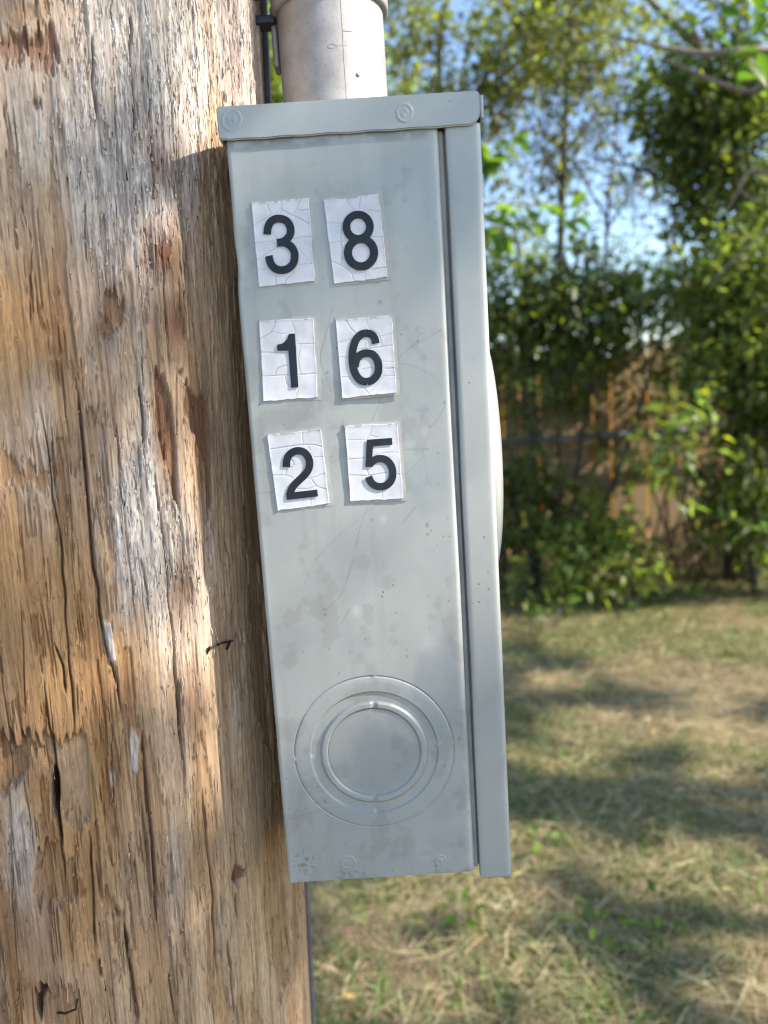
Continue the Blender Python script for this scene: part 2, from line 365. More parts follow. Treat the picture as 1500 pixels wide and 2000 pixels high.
# cracks read off the photograph (px), then many fine random ones
CR = [([(253, 0), (256, 120), (262, 260), (265, 300)], 1.1, 3.5), ([(180, 60), (185, 180), (187, 260)], .9, 2.5), ([(372, 0), (380, 120), (387, 230), (392, 340), (397, 420), (403, 620)], .7, 2.5),
      ([(165, 380), (170, 530)], .5, 2), ([(140, 700), (152, 780), (165, 900), (178, 1020), (190, 1160), (205, 1260), (225, 1330), (240, 1420)], 1.1, 4.5), ([(75, 770), (95, 900), (120, 1080), (132, 1250), (140, 1360), (150, 1470)], .8, 3),
      ([(85, 1320), (105, 1480), (115, 1580), (120, 1650), (130, 1760)], .7, 3), ([(273, 734), (278, 810), (283, 887)], 1.5, 3), ([(275, 1080), (289, 1200)], .7, 2.5), ([(300, 900), (326, 1155), (339, 1267), (343, 1358), (341, 1330), (354, 1448), (363, 1567)], .9, 4),
      ([(279, 1418), (286, 1533), (294, 1636), (301, 1725), (311, 1823)], 1.3, 4), ([(397, 1525), (407, 1640), (416, 1747), (427, 1917)], 1.0, 3.5), ([(243, 1798), (256, 1896), (273, 2010)], 1.3, 4), ([(444, 1823), (452, 1917), (461, 2010)], 1.0, 3.5),
      ([(107, 1491), (115, 1593), (124, 1661)], 1.5, 5), ([(175, 1610), (183, 1747), (188, 1853)], .8, 3), ([(438, 1035), (444, 1080), (450, 1118)], .8, 3), ([(398, 1050), (402, 1140)], .6, 2.5), ([(105, 1250), (123, 1300), (132, 1360)], 1.2, 4),
      ([(150, 1330), (152, 1400)], .5, 2), ([(470, 1225), (474, 1260)], 1.4, 4), ([(460, 1740), (465, 1800)], 1.0, 3), ([(345, 1320), (352, 1460)], .9, 3), ([(20, 1640), (30, 1800), (40, 1990)], .5, 2), ([(330, 1900), (345, 2000)], .6, 2.5), ([(560, 1800), (575, 1990)], .6, 2)]
rc = random.Random(7)
crack = np.zeros(Sg.shape)
def carve(pts, wmm, dmm, wob=.0008):
    o = np.argsort(pts[:, 1]); zz = pts[o, 1]; ss = pts[o, 0]
    rows = np.where((zrow >= zz[0]) & (zrow <= zz[-1]))[0]
    if len(rows) < 3: return
    z = zrow[rows]; sc = np.interp(z, zz, ss) + wob * (vn(z / .012, np.full(z.shape, wmm * 99), 3) - .5) * 2
    f = np.minimum(1, np.minimum(z - zz[0], zz[-1] - z) / (.12 * (zz[-1] - zz[0]) + .002)); ww = wmm * .001 * .55 * np.maximum(f, .15) * (.6 + .9 * vn(z / .02, z * 0 + dmm, 9))
    lo = np.searchsorted(scol[:len(fine_s)], sc.min() - .006); hi = np.searchsorted(scol[:len(fine_s)], sc.max() + .006)
    if hi - lo < 2: return
    d = np.exp(-((scol[None, lo:hi] - sc[:, None]) / ww[:, None])**2) * f[:, None]
    ix = np.ix_(rows, np.arange(lo, hi)); h[ix] -= dmm * .001 * d; crack[ix] = np.maximum(crack[ix], d * min(1, .5 + dmm * .2))
for pts, wm, dm in CR: carve(PS(pts), wm, dm)
for k in range(150):
    s0 = rc.uniform(-.08, .19); z0 = rc.uniform(1.06, 1.85); L = rc.uniform(.02, .13) * rc.choice((.5, 1, 1.4)); dr = rc.uniform(-.006, .006)
    carve(np.array([(s0, z0), (s0 + dr * .5, z0 + L / 2), (s0 + dr, z0 + L)]), rc.uniform(.3, .6), rc.uniform(.8, 2.0), .0005)
gr = (.86 + .28 * sst(.3, .72, grain))[..., None]; cols = cols * gr
fz = (1 + .42 * fuzz * (sst(.4, .7, fib) - .35))[..., None]; cols = cols * fz
stp = (step * (1 - .7 * gmap))[..., None]; cols = cols * (1 - stp * np.array([.09, .15, .23])); cols = cols * (1 + (step2 * (1 - step))[..., None] * np.array([.06, .08, .10]))
cols = cols * (1 - .5 * np.clip(crack, 0, 1))[..., None]
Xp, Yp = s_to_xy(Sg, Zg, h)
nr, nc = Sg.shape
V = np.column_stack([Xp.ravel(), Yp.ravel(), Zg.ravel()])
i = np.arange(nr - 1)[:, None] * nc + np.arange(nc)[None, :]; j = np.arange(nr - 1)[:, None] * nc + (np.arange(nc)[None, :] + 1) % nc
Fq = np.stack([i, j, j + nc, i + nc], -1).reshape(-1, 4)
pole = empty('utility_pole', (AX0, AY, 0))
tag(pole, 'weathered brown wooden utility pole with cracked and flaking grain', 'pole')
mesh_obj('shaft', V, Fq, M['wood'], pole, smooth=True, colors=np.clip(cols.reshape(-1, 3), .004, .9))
# loose fibres and splinters standing off the greyed, flaking wood
rng = np.random.default_rng(8)
ii = rng.integers(8, nr - 12, 60000); jj = rng.integers(0, len(fine_s), 60000); ok = rng.random(60000) < (.16 + .84 * fuzz[ii, jj]**1.5) * .42; ii, jj = ii[ok], jj[ok]; n = len(ii)
big = rng.random(n) < .008; L = np.where(big, rng.uniform(.008, .018, n), rng.uniform(.0025, .009, n)); wd = np.where(big, rng.uniform(.0003, .0007, n), rng.uniform(.00012, .0003, n)); lift = np.where(big, rng.uniform(.0006, .002, n), rng.uniform(.0003, .0013, n)); sg = np.where(rng.random(n) < .6, 1, -1)
s0 = Sg[ii, jj]; z0 = Zg[ii, jj]; h0 = h[ii, jj]; V = []
for f, wf, lf_ in ((0, 1, -.15), (.5, .9, .55), (1, .25, 1.0)):
    for sd in (-1, 1):
        x_, y_ = s_to_xy(s0 + sd * wd * wf + (rng.normal(0, .0006, n) if f == 1 and sd == -1 else 0) * 1.0, z0 + sg * L * f, h0 + lift * lf_ + .0002); V.append(np.column_stack([x_, y_, z0 + sg * L * f]))
V = np.stack(V, 1).reshape(-1, 3); k = np.arange(n)[:, None] * 6; F4 = np.concatenate([k + np.array([[0, 1, 3, 2]]), k + np.array([[2, 3, 5, 4]])], 1).reshape(-1, 4)
fc_ = np.clip(cols[ii, jj] * rng.uniform(.95, 1.28, (n, 1)) + .015, .02, .56)
tag(mesh_obj('wood_fibre', V, F4, M['wood'], pole, colors=np.repeat(fc_, 6, 0)), kind='stuff')
# staples left in the wood
def pole_point(px, py, out=0.0):
    s, z = pole_sz(px, py); x, y = s_to_xy(np.array(s), z, out); return Vector((float(x), float(y), z))
def staple(p0, p1, sag, r=.0006):
    mb = MB(); a, b = pole_point(*p0, .0035), pole_point(*p1, .0035); ai, bi = pole_point(*p0, -.006), pole_point(*p1, -.006)
    ai.z -= sag; bi.z -= sag
    mb.tube([ai, a, a.lerp(b, .5) + Vector((0, 0, .0006)), b, bi], r, 6); return mb.build('staple', M['staple'], pole)
tag(staple((403, 1263), (445, 1250), .003), label='dark staple standing out of the wood at mid height')
mb = MB(); mb.tube([pole_point(402, 1278, .0005), pole_point(403, 1262, .003)], .0007, 6); mb.tube([pole_point(443, 1268, .0), pole_point(443, 1250, .003)], .0007, 6); mb.build('staple', M['staple'], pole)
mb = MB(); mb.tube([pole_point(113, 1975, .001), pole_point(130, 1968, .004), pole_point(150, 1960, .004), pole_point(151, 1950, .0)], .0006, 6); tag(mb.build('staple', M['staple'], pole), label='thin bent wire staple near the foot of the view')
mb = MB(); mb.tube([pole_point(420, 1248, .002), pole_point(424, 1264, .004), pole_point(426, 1268, .003)], [.0004, .0006, .0003], 5); mb.build('splinter', M['fence'], pole)

# cable down the far right side of the pole
def side_x(y, z): return axis_x(z) + math.sqrt(PR**2 - (y - AY)**2)
gc = empty('ground_cable', (AX0 + .146, .52, 0))
mb = MB(); zs = [0, .5, 1.0, 1.15, 1.25, 1.35, 1.5, 1.7, 1.85, 2.2, 3, 5]
rr = random.Random(2)
mb.tube([(side_x(.535, z) + .0045 + .0012 * rr.uniform(-1, 1), .535, z) for z in zs], .0024, 10)
o = mb.build('cable_sheath', M['cable'], gc, smooth=True)
for z in (.8, 2.15):
    mb = MB(); x = side_x(.535, z); mb.tube([(x - .004, .528, z), (x + .0085, .528, z), (x + .0085, .542, z), (x - .004, .542, z)], .001, 6)
    mb.build('cable_clip', M['staple'], gc)
tag(gc, 'thin grey cable running down the side of the wooden pole', 'cable')

# ------------------------------------------------------------------ meter box
YF = .400; XL, XR = -.0662, .0386; ZB, ZT = 1.2345, 1.6312
mbx = empty('meter_box', (-.0036, .5, ZB)); tag(mbx, 'grey painted steel meter box with white number stickers on its side', 'meter box')
KC = np.array([-.0137, 1.309]); KR = [.0446, .0355, .0294, .0252]
def panel_xz(px, py):
    p = at(px, py, YF); return p[0], p[2]
def dist_polys(polys, X, Z, wd):
    out = np.zeros(X.shape)
    for P, wt in polys:
        P = np.array(P); pad = .003
        for (x0, z0), (x1, z1) in zip(P[:-1], P[1:]):
            sel = (X > min(x0, x1) - pad) & (X < max(x0, x1) + pad) & (Z > min(z0, z1) - pad) & (Z < max(z0, z1) + pad)
            if not sel.any(): continue
            dx, dz = x1 - x0, z1 - z0; L = dx * dx + dz * dz + 1e-12
            q = np.clip(((X[sel] - x0) * dx + (Z[sel] - z0) * dz) / L, 0, 1)
            d = np.hypot(X[sel] - x0 - q * dx, Z[sel] - z0 - q * dz)
            out[sel] = np.maximum(out[sel], wt * np.exp(-(d / wd)**2))
    return out
def smoothline(P, n=6):
    P = [np.array(p, float) for p in P]; Q = [2 * P[0] - P[1]] + P + [2 * P[-1] - P[-2]]; out = []
    for a in range(1, len(Q) - 2):
        for q in range(n):
            u = q / n; p0, p1, p2, p3 = Q[a - 1], Q[a], Q[a + 1], Q[a + 2]
            out.append(.5 * (2 * p1 + (p2 - p0) * u + (2 * p0 - 5 * p1 + 4 * p2 - p3) * u * u + (3 * p1 - p0 - 3 * p2 + p3) * u**3))
    out.append(P[-1]); return out
def z5(p): return (440 + p[0] / 2.586, 600 + p[1] / 2.586)
def z6(p): return (500 + p[0] / 2.885, 1180 + p[1] / 2.885)
SCR = [([(540, 0), (510, 130), (480, 255), (505, 340), (535, 425)], .55), ([(720, 1000), (680, 1120), (640, 1290), (590, 1440), (510, 1530)], .5), ([(770, 990), (600, 1130), (470, 1260), (400, 1400)], .32), ([(870, 265), (930, 205), (1000, 165), (1090, 115)], .45),
       ([(880, 285), (960, 300), (1050, 350), (1100, 420)], .4), ([(895, 720), (960, 718), (1030, 717)], .5), ([(1110, 500), (1070, 570), (1030, 610)], .4), ([(785, 460), (765, 520), (740, 570)], .4), ([(430, 480), (415, 530), (385, 560)], .35), ([(1000, 730), (1020, 860), (1040, 900)], .35),
       ([(960, 1010), (920, 1060), (880, 1110)], .35), ([(1000, 755), (940, 820), (900, 860)], .25), ([(560, 1000), (540, 1100), (500, 1250)], .15), ([(150, 830), (240, 835)], .3), ([(160, 940), (260, 930)], .3), ([(690, 1240), (800, 1180), (900, 1090)], .12)]
scr = [([panel_xz(*z5(p)) for p in smoothline(P)], wt) for P, wt in SCR]
scr += [([panel_xz(*z6(p)) for p in smoothline(P)], wt) for P, wt in [([(180, 1215), (350, 1165), (470, 1140)], .4), ([(560, 1400), (620, 1330)], .25), ([(480, 110), (530, 30)], .3), ([(700, 340), (760, 260), (800, 190)], .18)]]
spots = [z5(p) + (r,) for *p, r in [(775, 570, 2), (850, 1075, 2), (740, 1075, 5), (1020, 1100, 9), (1022, 1148, 6), (1075, 737, 4), (1108, 482, 6), (515, 330, 6), (500, 1527, 6), (620, 1530, 3), (178, 575, 3), (1128, 1482, 4)]] + [z6(p) + (r,) for *p, r in [(390, 1112, 7), (1145, 757, 7), (1135, 602, 4), (468, 390, 4), (853, 293, 5), (848, 257, 4), (615, 198, 4), (413, 252, 4), (1063, 908, 6), (188, 1152, 5), (390, 60, 7), (768, 1500, 4), (610, 1515, 6), (655, 1375, 4)]] + [(742, 590, 8), (632, 545, 3)]
lsp = [z5(p) + (r,) for *p, r in [(1012, 625, 12), (797, 1070, 11)]] + [z6(p) + (r,) for *p, r in [(565, 40, 14), (985, 225, 34)]]  # pale spots; the largest is a sun dapple put into the colour
# cross-section: rolled left edge, flat, rolled right edge
prof = [(XL + .0005, .412), (XL, .404)] + [(XL + .0022 - .0022 * cos(a), YF + .0022 - .0022 * sin(a)) for a in np.linspace(.15, pi / 2, 6)]
flat = np.arange(XL + .0027, XR - .0030, .0005); prof += [(x, YF) for x in flat]
prof += [(XR - .0028 + .0028 * sin(a), YF + .0028 - .0028 * cos(a)) for a in np.linspace(0, pi / 2 - .1, 8)] + [(XR, .406), (XR, .414)]
prof = np.array(prof); zr = np.arange(ZB, ZT, .0005)
X = np.repeat(prof[None, :, 0], len(zr), 0); Yv = np.repeat(prof[None, :, 1], len(zr), 0); Z = np.repeat(zr[:, None], len(prof), 1)
rk = np.hypot(X - KC[0], Z - KC[1]); isflat = np.abs(Yv - YF) < 1e-6
nrr, ncc = X.shape; Fq = grid_faces(nrr, ncc)
cen = rk.ravel()[Fq].mean(1); fl = isflat.ravel()[Fq].all(1)
keep = ~((cen < KR[0]) & fl); Fq = Fq[keep]
# gentle dishing and handling dents
Yd = .0007 * (fbm(X / .05, Z / .07, 3, 2) - .5) + .0012 * np.exp(-(((X - .010) / .03)**2 + ((Z - 1.50) / .05)**2)) + .0008 * np.exp(-(((X + .062) / .004)**2 + ((Z - 1.575) / .012)**2))
Yd *= sst(KR[0] + .001, KR[0] + .02, rk)
Yv = Yv + Yd
Xe = X + .0010 * np.exp(-((Z - 1.572) / .010)**2) * (X < XL + .004) - .0007 * (Z < 1.60) * sst(1.600, 1.575, Z) * (X < XL + .004)
# snap hole rim to the circle
cnt = np.zeros(nrr * ncc, int); np.add.at(cnt, Fq.ravel(), 1)
rim = (cnt > 0) & (cnt < 4) & isflat.ravel() & (rk.ravel() < KR[0] + .001)
Xf = Xe.ravel().copy(); Zf = Z.ravel().copy(); rf = rk.ravel()
Xf[rim] = KC[0] + (Xf[rim] - KC[0]) * KR[0] / rf[rim]; Zf[rim] = KC[1] + (Zf[rim] - KC[1]) * KR[0] / rf[rim]
def surface_attrs(X, Z):
    sc = dist_polys(scr, X, Z, .00034) * (.25 + 1.1 * vn(X / .004, Z / .006, 55))
    for px, py, r in spots:
        x, z = panel_xz(px, py); sc = np.maximum(sc, .8 * np.exp(-(((X - x) / (r * .00011))**2 + ((Z - z) / (r * .00014))**2)))
    ch = np.zeros(X.shape)
    for px, py, r in lsp:
        x, z = panel_xz(px, py); ch = np.maximum(ch, (.9 if r < 20 else .5) * np.exp(-(((X - x) / (r * .00016))**2 + ((Z - z) / (r * .0002))**2)))
    n1 = fbm(X / .018, Z / .022, 33, 4); n2 = fbm(X / .006, Z / .006, 37, 3)
    zone = np.clip(np.exp(-(((X - .028) / .020)**2 + ((Z - 1.345) / .030)**2)) + .75 * np.exp(-(((X + .010) / .018)**2 + ((Z - 1.306) / .022)**2)) + .6 * np.exp(-(((X - .025) / .016)**2 + ((Z - 1.27) / .05)**2))
                   + .45 * np.exp(-(((X - .02) / .02)**2 + ((Z - 1.47) / .04)**2)), 0, 1)
    stn = sst(.44, .66, .55 * zone + .55 * n1) * (.6 + .8 * n2)
    edge = np.exp(-((X - (XR - .0022)) / .0018)**2) * (.4 + .6 * sst(.35, .6, fbm(X / .002, Z / .03, 39, 3))) + .6 * np.exp(-((X - XL) / .0035)**2)
    ch = np.maximum(ch, np.clip(edge, 0, 1) * .75)
    gm = .55 * np.exp(-((Z - (ZT - .001)) / .0035)**2) * sst(.4, .7, n2 + .1) + .5 * np.exp(-((Z - ZB) / .0028)**2) * sst(.45, .7, n2)
    gm = np.maximum(gm, .09 * sst(.56, .80, fbm(X / .0060, Z / .10, 91, 3)) + .18 * sst(.60, .72, fbm(X / .011, Z / .013, 93, 4)))
    for px, py, r in ((595, 1685, 26), (680, 1700, 20), (858, 1690, 18)):
        x, z = panel_xz(px, py); gm = np.maximum(gm, .7 * np.exp(-(((X - x) / (r * .00026))**2 + ((Z - z) / (r * .00026))**2)) * sst(.52, .66, fbm(X / .0014, Z / .0014, 77, 2)))
    return dict(scratch=sc, chalk_sunspot=ch, stain=np.clip(stn, 0, 1), grime=np.clip(gm, 0, 1))
at_ = surface_attrs(Xf, Zf)
mesh_obj('side_panel', np.column_stack([Xf, Yv.ravel(), Zf]), Fq, M['paint_panel'], mbx, smooth=True, attrs=at_)
# knockout: two rings and a disc, each pressed at its own depth, held by small bridges
def knock(name, r_in, r_out, hfun, parent, nr_=24, nt_=288):
    rs = np.linspace(r_in, r_out, nr_); th = np.linspace(0, 2 * pi, nt_, endpoint=False)
    Rr, Tt = np.meshgrid(rs, th, indexing='ij'); Xk = KC[0] + Rr * np.cos(Tt); Zk = KC[1] + Rr * np.sin(Tt); hh, dk = hfun(Rr, Tt)
    i = np.arange(nr_ - 1)[:, None] * nt_ + np.arange(nt_)[None]; j = np.arange(nr_ - 1)[:, None] * nt_ + (np.arange(nt_)[None] + 1) % nt_
    Fk = np.stack([i, i + nt_, j + nt_, j], -1).reshape(-1, 4)
    a = surface_attrs(Xk.ravel(), Zk.ravel()); a['scratch'] = np.maximum(a['scratch'], dk.ravel() * .75); 
    return mesh_obj(name, np.column_stack([Xk.ravel(), (YF - hh).ravel(), Zk.ravel()]), Fk, M['paint_panel'], parent, smooth=True, attrs=a)
def adiff(T, a): return np.abs((T - a + pi) % (2 * pi) - pi)
def tabs(T, R, angs, half=.0012):
    m = np.zeros(T.shape)
    for a in angs: m = np.maximum(m, np.exp(-(adiff(T, a) * R / half)**6))
    return m
TOPA, BOTA, RGT, LFT = radians(86.5), radians(-93.5), radians(3.5), radians(181.5)
def h_outer(R, T):
    tb = tabs(T, R, (TOPA, BOTA, RGT, LFT)); ed = np.exp(-((R - KR[0] + .0007) / .0004)**2); ei = np.exp(-((R - KR[1]) / .0005)**2)
    rag = (.25 + .75 * sst(.3, .7, vn(T * 40, R * 900, 5))) * (.45 + .55 * np.cos(np.clip(adiff(T, radians(140)) * .8, 0, pi / 2)))
    hh = .0002 * sst(KR[0], KR[0] - .004, R) - .0006 * ed * (1 - tb) + .0002 * tb * np.exp(-((R - KR[0]) / .001)**2)
    return hh, (ed * rag * (1 - tb) * .8 * (.35 + .65 * (np.cos(T - radians(150)) > -.3)) + .35 * tb * np.exp(-((adiff(T, RGT) * R - .0014) / .0004)**2) * 0)
def h_mid(R, T):
    tb = tabs(T, R, (TOPA, BOTA, RGT, LFT)); tb2 = tabs(T, R, (TOPA, BOTA), .0014)
    step = sst(KR[1], KR[1] - .0010, R)                       # sits lower than the outer ring
    tb = tb * np.exp(-((R - KR[1]) / .0016)**2)
    hh = .0002 - .0010 * step * (1 - .8 * tb)
    bead = sst(KR[3] - .0004, KR[3] + .0012, R) * sst(KR[2] + .0004, KR[2] - .0012, R)
    hh = hh + .0014 * bead * (1 - .8 * tb2) + .0001 * tb * np.exp(-((R - KR[1]) / .0012)**2)
    ln = .42 * np.exp(-((R - KR[1] + .0004) / .0004)**2) * (1 - tb) + .48 * np.exp(-((R - KR[2] - .0002) / .0004)**2) * (1 - tb2)
    return hh, ln
def h_disc(R, T):
    tb2 = tabs(T, np.maximum(R, .01), (TOPA, BOTA), .0014)
    hh = -.0003 - .0003 * sst(.020, 0, R) + .0002 * tb2 * np.exp(-((R - KR[3]) / .001)**2)
    return hh, .5 * np.exp(-((R - KR[3] + .0003) / .0004)**2) * (1 - tb2)
ko = knock('knockout_ring', KR[1], KR[0] - .00003, h_outer, mbx, 26)
k2 = knock('knockout_ring', KR[3], KR[1], h_mid, mbx, 44)
k3 = knock('knockout_disc', .00001, KR[3], h_disc, mbx, 30)
# weld dimples
def dimple(px, py, yf, r=.0045, lab=None):
    x, z = (lambda p: (p[0], p[2]))(at(px, py, yf)); mb = MB(); n = 40; rs = [0.0002, .25, .42, .52, .62, .75, .86, 1.0]; hs = [.5, .5, .35, .1, .1, .55, .45, -.2]
    V = []
    for q, hh in zip(rs, hs):
        for k in range(n):
            a = 2 * pi * k / n; w_ = 1 + .04 * sin(2 * a + px) + .025 * sin(7 * a + py) + .04 * sin(13 * a + px) + .03 * sin(19 * a); V.append((x + r * q * w_ * cos(a), yf - .0005 * hh * (1 + .3 * sin(2 * a + py)), z + r * q * w_ * sin(a)))
    mb.add(V, [(i * n + k, (i + 1) * n + k, (i + 1) * n + (k + 1) % n, i * n + (k + 1) % n) for i in range(len(rs) - 1) for k in range(n)])
    return mb.build('weld_dimple', M['paint'], mbx, smooth=True)
dimple(680, 1685, YF, .0047); dimple(860, 1680, YF, .0036)
# body behind the panel
mb = MB(); t_ = .0012
mb.box((XL + .0004, .412, ZB + .001), (XL + .0004 + t_, .6, ZT)); mb.box((XL + .002, .4032, ZB + .0004), (XR - .001, .5988, ZB + .0016)); mb.box((XL + .002, .5988, ZB + .002), (.0585, .6, ZT))
mb.box((XR - .0012, .4142, ZB + .002), (XR - .0001, .5986, ZT - .001))
mb.build('body', M['paint'], mbx)
mb = MB(); mb.box((XR + .0001, .4031, ZB + .001), (XR + .0020, .4142, ZT - .001)); mb.box((XR + .00205, .4052, ZB + .001), (.0422, .4142, ZT - .001)); mb.build('lip', M['groove'], mbx)
# removable front cover (faces right): its return flange is what the photo shows
cx0, cx1 = .0417, .0595; zb_c, zt_c = 1.2306, 1.6322
pr = [(cx0 + .0004, .4080), (cx0, .4045), (cx0 + .0003, YF + .0003), (cx0 + .0010, YF - .0002)] + [(x, YF - .0002) for x in np.linspace(cx0 + .003, cx1 - .0042, 8)] + [(cx1 - .0034 + .0034 * sin(a), YF - .0002 + .0034 - .0034 * cos(a)) for a in np.linspace(.2, pi / 2, 8)] + [(cx1, y) for y in (.41, .43, .47, .52, .57, .596)] + [(cx1 - .003, .5995), (cx0, .5995)]
pr = np.array(pr); zc = np.concatenate([np.linspace(zb_c, zt_c, 120)])
Xc = np.repeat(pr[None, :, 0], len(zc), 0) + .0006 * (vn(np.repeat(zc[:, None], len(pr), 1) / .05, np.zeros((len(zc), len(pr))), 12) - .5) * (np.arange(len(pr))[None] < 4)
Yc = np.repeat(pr[None, :, 1], len(zc), 0) + .0006 * (fbm(Xc / .03, np.repeat(zc[:, None], len(pr), 1) / .06, 14, 2) - .5)
Zc = np.repeat(zc[:, None], len(pr), 1)
ca = dict(scratch=np.zeros(Xc.size), chalk_sunspot=np.clip(np.exp(-((Xc - cx1 + .001) / .0012)**2) * .6 + .4 * np.exp(-((Xc - cx0) / .001)**2), 0, 1).ravel() * (Yc.ravel() < .404), stain=np.zeros(Xc.size), grime=np.zeros(Xc.size))
cov = mesh_obj('cover', np.column_stack([Xc.ravel(), Yc.ravel(), Zc.ravel()]), grid_faces(*Xc.shape), M['paint_panel'], mbx, smooth=True, attrs=ca)
mb = MB(); mb.box((cx0 + .004, YF + .0004, zb_c - .0012), (cx1 - .0006, .598, zb_c + .0006)); bevel_edges(mb.build('bottom_lip', M['groove'], mbx), .0004)
mb = MB(); mb.lathe([(.092, cx1 - .001), (.0915, cx1 + .0015), (.088, cx1 + .0045), (.082, cx1 + .0056), (.078, cx1 + .0074), (.070, cx1 + .0086), (.058, cx1 + .0090), (.056, cx1 + .0060), (.0002, cx1 + .0058)], .5, 1.462, 96, 'x')
mb.build('meter_ring', M['paint'], mbx, smooth=True)
mb = MB()   # thin scuff marks on the flange
# hood over the top
hx0, hx1, hz0, hz1 = -.0692, .0600, 1.6306, 1.6464; HY = YF - .0022
def rounded_rect():
    P = [(hx0 + .0002, hz0 + .0007), (hx0, hz0 + .004), (hx0, hz1 - .001), (hx0 + .001, hz1)]
    P += [(x, hz1) for x in np.linspace(hx0 + .01, hx1 - .003, 12)] + [(hx1 - .0015, hz1 - .0006), (hx1 - .0008, hz1 - .002)]
    P += [(hx1 - .0008 - .0065 + .0065 * cos(a), hz0 + .0065 - .0065 * sin(a)) for a in np.linspace(0, pi / 2, 8)]
    P += [(x, hz0 + .0002 * sin(x * 300)) for x in np.linspace(hx1 - .012, hx0 + .006, 24)]
    return P
P = rounded_rect(); n = len(P)
V = [(x, HY, z) for x, z in P] + [(x, HY + .0014, z) for x, z in P]
Fh = [tuple(range(n - 1, -1, -1))] + [(k, (k + 1) % n, n + (k + 1) % n, n + k) for k in range(n)] + [tuple(range(n, 2 * n))]
hood = mesh_obj('hood', V, Fh, M['paint'], mbx)
bm = bmesh.new(); bm.from_mesh(hood.data)
bmesh.ops.recalc_face_normals(bm, faces=bm.faces)
bmesh.ops.bevel(bm, geom=[e for e in bm.edges if all(abs(v.co.y + .5 - HY) < 1e-5 for v in e.verts)], offset=.0006, segments=2, affect='EDGES'); bm.to_mesh(hood.data); bm.free()
mb = MB(); mb.box((hx0 + .001, HY + .0015, hz1 - .0016), (hx1 - .001, .601, hz1 - .0003)); mb.box((hx0, HY + .0015, hz0 + .001), (hx0 + .0014, .60, hz1 - .002)); mb.box((hx1 - .0008, HY + .0002, hz0 + .003), (hx1 + .0008, .60, hz1 - .0022))
bevel_edges(mb.build('hood_top', M['paint'], mbx), .0004)
dimple(790, 220, HY, .0048); dimple(452, 234, HY, .0058)

